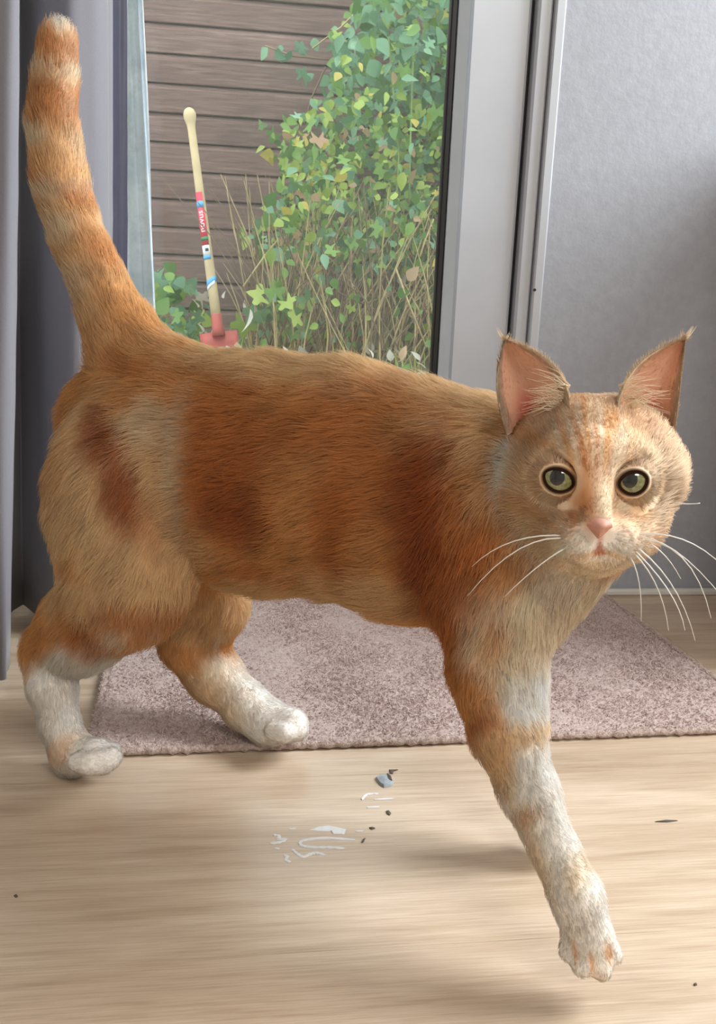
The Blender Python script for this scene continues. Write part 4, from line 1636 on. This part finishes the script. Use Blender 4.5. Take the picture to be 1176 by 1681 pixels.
# eyelids: a skin ring with an almond opening lying on each eyeball
for i, (px, py, ax_, ay_, rot) in enumerate(((917, 786, 0.0071, 0.0054, -20), (1038, 790, 0.0061, 0.0054, 18))):
    c0 = EYE_C[i]
    n_t, n_r = 40, 13
    vv, cc = [], []
    for r_ in range(n_r):
        t_ = r_ / (n_r - 1)
        for k_ in range(n_t):
            th = 2 * pi * k_ / n_t
            x_, y_ = ax_ * cos(th), ay_ * (0.80 if sin(th) > 0 else 1.0) * np.sign(sin(th)) * abs(sin(th)) ** 1.2
            ro = radians(rot)
            x_, y_ = x_ * cos(ro) - y_ * sin(ro), x_ * sin(ro) + y_ * cos(ro)
            ox, oy = 0.0142 * cos(th + ro), 0.0136 * sin(th + ro)
            X_, Y_ = x_ + (ox - x_) * t_, y_ + (oy - y_) * t_
            rr = min(math.hypot(X_, Y_), ER * 0.995)
            zz = math.sqrt(ER * ER - rr * rr) + 0.0007 * min(1, t_ * 5)
            zi = math.sqrt(ER * ER - x_ * x_ - y_ * y_) + 0.0006
            if t_ > 0.1:
                zz = zi + (0.0022 - zi) * sstep(0.1, 1.0, t_)
            vv.append(c0 + np.array([X_, Y_, zz + (0.0002 if t_ < 0.01 else 0)]))
            d_ = 1 - sstep(0.20, 0.34, t_)
            cc.append((d_, d_, d_))
    ff = []
    for r_ in range(n_r - 1):
        for k_ in range(n_t):
            k2 = (k_ + 1) % n_t
            ff.append((r_ * n_t + k_, (r_ + 1) * n_t + k_, (r_ + 1) * n_t + k2, r_ * n_t + k2))
    vv = np.array(vv)
    nn = np.cross(vv[ff[0][1]] - vv[ff[0][0]], vv[ff[0][2]] - vv[ff[0][0]])
    if nn[2] < 0:
        ff = [q[::-1] for q in ff]
    rd = vv - c0
    rd[:, 2] = 0
    rd /= np.linalg.norm(rd, axis=1)[:, None]
    dn = np.repeat(np.where(np.arange(n_r) / (n_r - 1) > 0.3, 6.0, 0), n_t)
    hv = h2c(vv)
    near = np.array([col[np.argsort(((V - q) ** 2).sum(1) + (reg['head'] < 0.5))[:6]].mean(0) for q in hv])
    cc = np.array(cc)
    cc = s2l((52, 34, 26)) * cc + near * 0.95 * (1 - cc)
    add_island(hv, ff, cc, dn, 0.0050, rd @ HM.T)

V = np.concatenate(parts_v)
F = np.concatenate(parts_f)
col = np.concatenate(P_col)
dens = np.concatenate(P_den)
hlen = np.concatenate(P_len)
flow = np.concatenate(P_flow)
hw = np.concatenate(P_hw)
base_col = np.concatenate([col0] + P_col[1:])

cat = tag(empty('cat', CO, math.atan2(_u[1], _u[0])), 'ginger tabby cat with cream legs striding across the floor, head turned to the viewer', 'cat')


def coat_material(name, hair):
    t = NT(name)
    a = t.n('ShaderNodeAttribute', attribute_name='coat')
    t.t.nodes.remove(t.b)
    dif = t.n('ShaderNodeBsdfDiffuse')
    t.l(a.outputs['Color'], dif.inputs['Color'])
    if not hair:
        t.l(dif.outputs[0], t.out.inputs['Surface'])
        return t.m
    nr = t.n('ShaderNodeAttribute', attribute_name='skin_normal')
    vt = t.n('ShaderNodeVectorTransform', vector_type='NORMAL', convert_from='OBJECT', convert_to='WORLD')
    t.l(nr.outputs['Vector'], vt.inputs[0])
    t.l(vt.outputs[0], dif.inputs['Normal'])
    trl = t.n('ShaderNodeBsdfTranslucent')
    t.l(a.outputs['Color'], trl.inputs['Color'])
    t.l(vt.outputs[0], trl.inputs['Normal'])
    gls = t.n('ShaderNodeBsdfHair', component='Reflection')
    gls.inputs['Color'].default_value = (0.5, 0.45, 0.4, 1)
    gls.inputs['RoughnessU'].default_value = 0.5
    gls.inputs['RoughnessV'].default_value = 0.6
    m1 = t.n('ShaderNodeMixShader', Fac=0.16)
    t.l(dif.outputs[0], m1.inputs[1])
    t.l(trl.outputs[0], m1.inputs[2])
    m2 = t.n('ShaderNodeMixShader', Fac=0.06)
    t.l(m1.outputs[0], m2.inputs[1])
    t.l(gls.outputs[0], m2.inputs[2])
    t.l(m2.outputs[0], t.out.inputs['Surface'])
    return t.m


MAT_SKIN = coat_material('ginger_coat_skin', False)
MAT_FUR = coat_material('ginger_coat_fur', True)
me = bpy.data.meshes.new('body')
me.from_pydata(V.tolist(), [], F.tolist())
me.update()
at_ = me.attributes.new('coat', 'FLOAT_COLOR', 'POINT')
at_.data.foreach_set('color', np.concatenate([col, np.ones((len(V), 1))], 1).astype(np.float32).ravel())
body = link('body', me, MAT_SKIN, cat, True)

# ---- fur strands
nrm = np.zeros(len(V) * 3, np.float32)
me.vertices.foreach_get('normal', nrm)
nrm = nrm.reshape(-1, 3).astype(float)
tri = np.concatenate([F[:, [0, 1, 2]], F[:, [0, 2, 3]]])
e1, e2 = V[tri[:, 1]] - V[tri[:, 0]], V[tri[:, 2]] - V[tri[:, 0]]
ar = 0.5 * np.linalg.norm(np.cross(e1, e2), axis=1)
pw = ar * dens[tri].mean(1)
pw[(dens[tri] <= 0).any(1)] = 0
NH = FUR_N = 300000
ti = np.searchsorted(np.cumsum(pw) / pw.sum(), rng.random(NH))
ti = np.minimum(ti, len(tri) - 1)
b1, b2 = rng.random(NH), rng.random(NH)
sw = b1 + b2 > 1
b1[sw], b2[sw] = 1 - b1[sw], 1 - b2[sw]
bw = np.stack([1 - b1 - b2, b1, b2], 1)


def pick(arr):
    return (arr[tri[ti]] * (bw[:, :, None] if arr.ndim == 2 else bw)).sum(1)


R0 = pick(V)
N0 = pick(nrm)
N0 /= np.linalg.norm(N0, axis=1)[:, None] + 1e-9
F0 = pick(flow)
# clumps: neighbours share a small sideways swing
sw_ = np.stack([wavy(R0, 11 + i, 420) for i in range(3)], 1) * 0.22 + np.stack([wavy(R0, 21 + i, 120) for i in range(3)], 1) * 0.14
F0 = F0 + sw_ + rng.normal(0, 0.13, (NH, 3))
F0 -= N0 * (F0 * N0).sum(1)[:, None]
F0 /= np.linalg.norm(F0, axis=1)[:, None] + 1e-9
L0 = pick(hlen) * (0.65 + 0.55 * rng.random(NH))
lift = 0.42 + 0.16 * rng.random(NH) + 0.12 * wavy(R0, 31, 200)
hwr = pick(hw)
cl = pick(col)
on_head = hwr > 0.3
cl[on_head] = paint_face(pick(base_col)[on_head], (R0[on_head] - HO) @ HM, hwr[on_head], wavy(R0[on_head], 3, 110))
cl = cl * (1.0 + 0.11 * rng.normal(size=NH) + 0.15 * wavy(R0 - 0.02 * F0, 41, 330))[:, None]
cl = np.clip(cl, 0.01, 0.95)
NPT = 5
tt = np.linspace(0, 1, NPT)
pos = np.empty((NH, NPT, 3), np.float32)
for i, t_ in enumerate(tt):
    pos[:, i] = R0 - N0 * 0.0004 + L0[:, None] * F0 * (0.55 * t_ + 0.38 * t_ * t_) \
        + (L0 * lift * (1.5 * t_ - 0.75 * t_ * t_))[:, None] * N0
pos[:, :, 2] = np.maximum(pos[:, :, 2], 0.0008)
hcv = bpy.data.hair_curves.new('fur')
hcv.add_curves([NPT] * NH)
hcv.points.foreach_set('position', pos.ravel())
rad = (np.linspace(1, 0.22, NPT)[None] * np.where(L0 < 0.008, 0.00012, 0.00017)[:, None]).astype(np.float32)
ra_ = hcv.attributes.get('radius') or hcv.attributes.new('radius', 'FLOAT', 'POINT')
ra_.data.foreach_set('value', rad.ravel())
ca_ = hcv.attributes.new('coat', 'FLOAT_COLOR', 'CURVE')
ca_.data.foreach_set('color', np.concatenate([cl, np.ones((NH, 1))], 1).astype(np.float32).ravel())
na_ = hcv.attributes.new('skin_normal', 'FLOAT_VECTOR', 'CURVE')
na_.data.foreach_set('vector', (N0 + 0.25 * F0).astype(np.float32).ravel())
hcv.materials.append(MAT_FUR)
fur = bpy.data.objects.new('fur', hcv)
C.objects.link(fur)
fur.parent = cat
fur['kind'] = 'stuff'

# ---- eyes
t = NT('olive_iris')
v = t.coord()
t.base(t.ramp(t.noise(v, 500, 3), [(0.3, rgb(104, 104, 62)), (0.7, rgb(152, 152, 106))])).set(Roughness=0.15, Coat_Weight=1.0, Coat_Roughness=0.02)
MAT_IRIS = t.m
MAT_PUPIL = simple('black_pupil', rgb(8, 8, 8), 0.1, 0.1, 10, Coat_Weight=1.0)
MAT_EYERIM = simple('dark_eye_rim', rgb(40, 34, 24), 0.2, 0.1, 10, Coat_Weight=1.0)
camh = (CAM - HC) @ np.stack([HX, HU, HF], 1)
for c0 in EYE_C:
    g = camh - c0
    g /= np.linalg.norm(g)
    gx = np.cross([0, 1.0, 0], g)
    gx /= np.linalg.norm(gx)
    gy = np.cross(g, gx)
    rings = [0, 6, 12, 18, 24, 30, 38, 46, 52, 60, 75, 90, 110, 140, 180]
    n = 32
    vv, ff, mi = [], [], []
    for a in rings:
        for k_ in range(n):
            th = 2 * pi * k_ / n
            oval = 0.86 if a <= 24 else 1.0
            q = g * cos(radians(a)) + (gx * cos(th) * oval + gy * sin(th)) * sin(radians(a))
            q /= np.linalg.norm(q)
            vv.append(h2c(c0 + q * (ER * (1.0 if a > 52 else 1.0))))
    for i in range(len(rings) - 1):
        for k_ in range(n):
            k2 = (k_ + 1) % n
            ff.append((i * n + k_, i * n + k2, (i + 1) * n + k2, (i + 1) * n + k_))
            mi.append(0 if rings[i + 1] <= 24 else (1 if rings[i + 1] <= 60 else 2))
    eo = mesh('eye', vv, ff, None, cat, False)
    for m_ in (MAT_PUPIL, MAT_IRIS, MAT_EYERIM):
        eo.data.materials.append(m_)
    eo.data.polygons.foreach_set('material_index', mi)
    eo.data.shade_smooth()
    eo['label'] = 'olive green eye with a dark round pupil'

# ---- nose
MAT_NOSE = simple('pink_nose_leather', rgb(196, 140, 120), 0.55, 0.12, 300, 0.2)
n0 = H(986, 866, 0.0535)
vv, ff = [], []
nt_, nr_ = 24, 6
for r_ in range(nr_):
    t_ = r_ / (nr_ - 1)
    for k_ in range(nt_):
        th = 2 * pi * k_ / nt_
        wd = 0.0062 if sin(th) > 0 else 0.0062 * (1 - 0.75 * abs(sin(th)))
        x_, y_ = wd * cos(th) * t_, (0.0042 if sin(th) > 0 else 0.0062) * sin(th) * t_
        dn = 0.0014 * math.exp(-(((abs(x_) - 0.0042) / 0.0014) ** 2 + ((y_ + 0.0012) / 0.0012) ** 2))
        vv.append(h2c(n0 + np.array([x_, y_, 0.0042 * (1 - t_ * t_) - 0.003 - dn * 1.2])))
for r_ in range(nr_ - 1):
    for k_ in range(nt_):
        k2 = (k_ + 1) % nt_
        ff.append((r_ * nt_ + k_, (r_ + 1) * nt_ + k_, (r_ + 1) * nt_ + k2, r_ * nt_ + k2))
no = mesh('nose', vv, ff, MAT_NOSE, cat, True)
no['label'] = 'small pink nose'

# ---- whiskers, ear tufts
MAT_WHISK = simple('white_whisker', rgb(240, 238, 232), 0.35, 0.03, 30)


def whisker(a, m_, b, r0=0.00045):
    A_, M_, B_ = [h2c(H(*q)) for q in (a, m_, b)]
    M_ = 2 * M_ - 0.5 * (A_ + B_)
    pts = [A_ * (1 - s) ** 2 + 2 * M_ * s * (1 - s) + B_ * s * s for s in np.linspace(0, 1, 9)]
    MB().tube(pts, list(np.linspace(r0, r0 * 0.35, 9)), 5).build('whisker', MAT_WHISK, cat, True)


for a, m_, b in (((1040, 878, .036), (1120, 885, .040), (1190, 932, .030)), ((1040, 882, .036), (1110, 905, .045), (1190, 985, .040)),
                 ((1035, 884, .036), (1120, 915, .030), (1168, 1015, .020)), ((1030, 888, .038), (1100, 955, .040), (1142, 1052, .030)),
                 ((1028, 890, .038), (1095, 965, .050), (1125, 1035, .055)), ((1025, 893, .038), (1075, 955, .035), (1098, 1035, .020)),
                 ((1018, 896, .038), (1046, 940, .040), (1053, 1020, .030)), ((1040, 880, .034), (1085, 905, .020), (1118, 950, .005)),
                 ((1100, 823, .005), (1125, 827, .008), (1150, 826, .008)),
                 ((935, 880, .036), (845, 888, .040), (775, 930, .030)), ((938, 886, .036), (855, 900, .045), (768, 978, .040)),
                 ((942, 893, .038), (890, 925, .045), (828, 980, .050))):
    whisker(a, m_, b)
MAT_TUFT = simple('cream_ear_tuft', rgb(238, 220, 192), 0.6, 0.05, 30)
for bo, bi, tp, upd in EAR:
    s = -1 if tp[0] < 0 else 1
    tb = MB()
    for k_ in range(70):
        t_ = random.random()
        a = bi * (1 - 0.22 * t_) + bo * 0.22 * t_ + np.array([0, 0.002 + 0.012 * (1 - t_), 0.001])
        b = a + np.array([s * (0.008 + 0.014 * random.random()), -0.006 + 0.016 * random.random(), 0.004])
        m_ = (a + b) / 2 + np.array([0, 0.002, 0.003])
        tb.tube([h2c(a), h2c(m_), h2c(b)], [0.00013, 0.00011, 0.00004], 4, False)
    for k_ in range(14):
        a = tp + np.array([random.uniform(-.0012, .0012), -0.001, -0.001])
        b = a + upd * random.uniform(0.004, 0.008) + np.array([s * random.uniform(0, .002), 0, 0])
        tb.tube([h2c(a), h2c((a + b) / 2), h2c(b)], [0.0002, 0.00015, 0.00005], 4, False)
    tu = tb.build('ear_tuft', MAT_TUFT, cat)
    tu['kind'] = 'stuff'
print('cat verts', len(V), 'dims', dims)
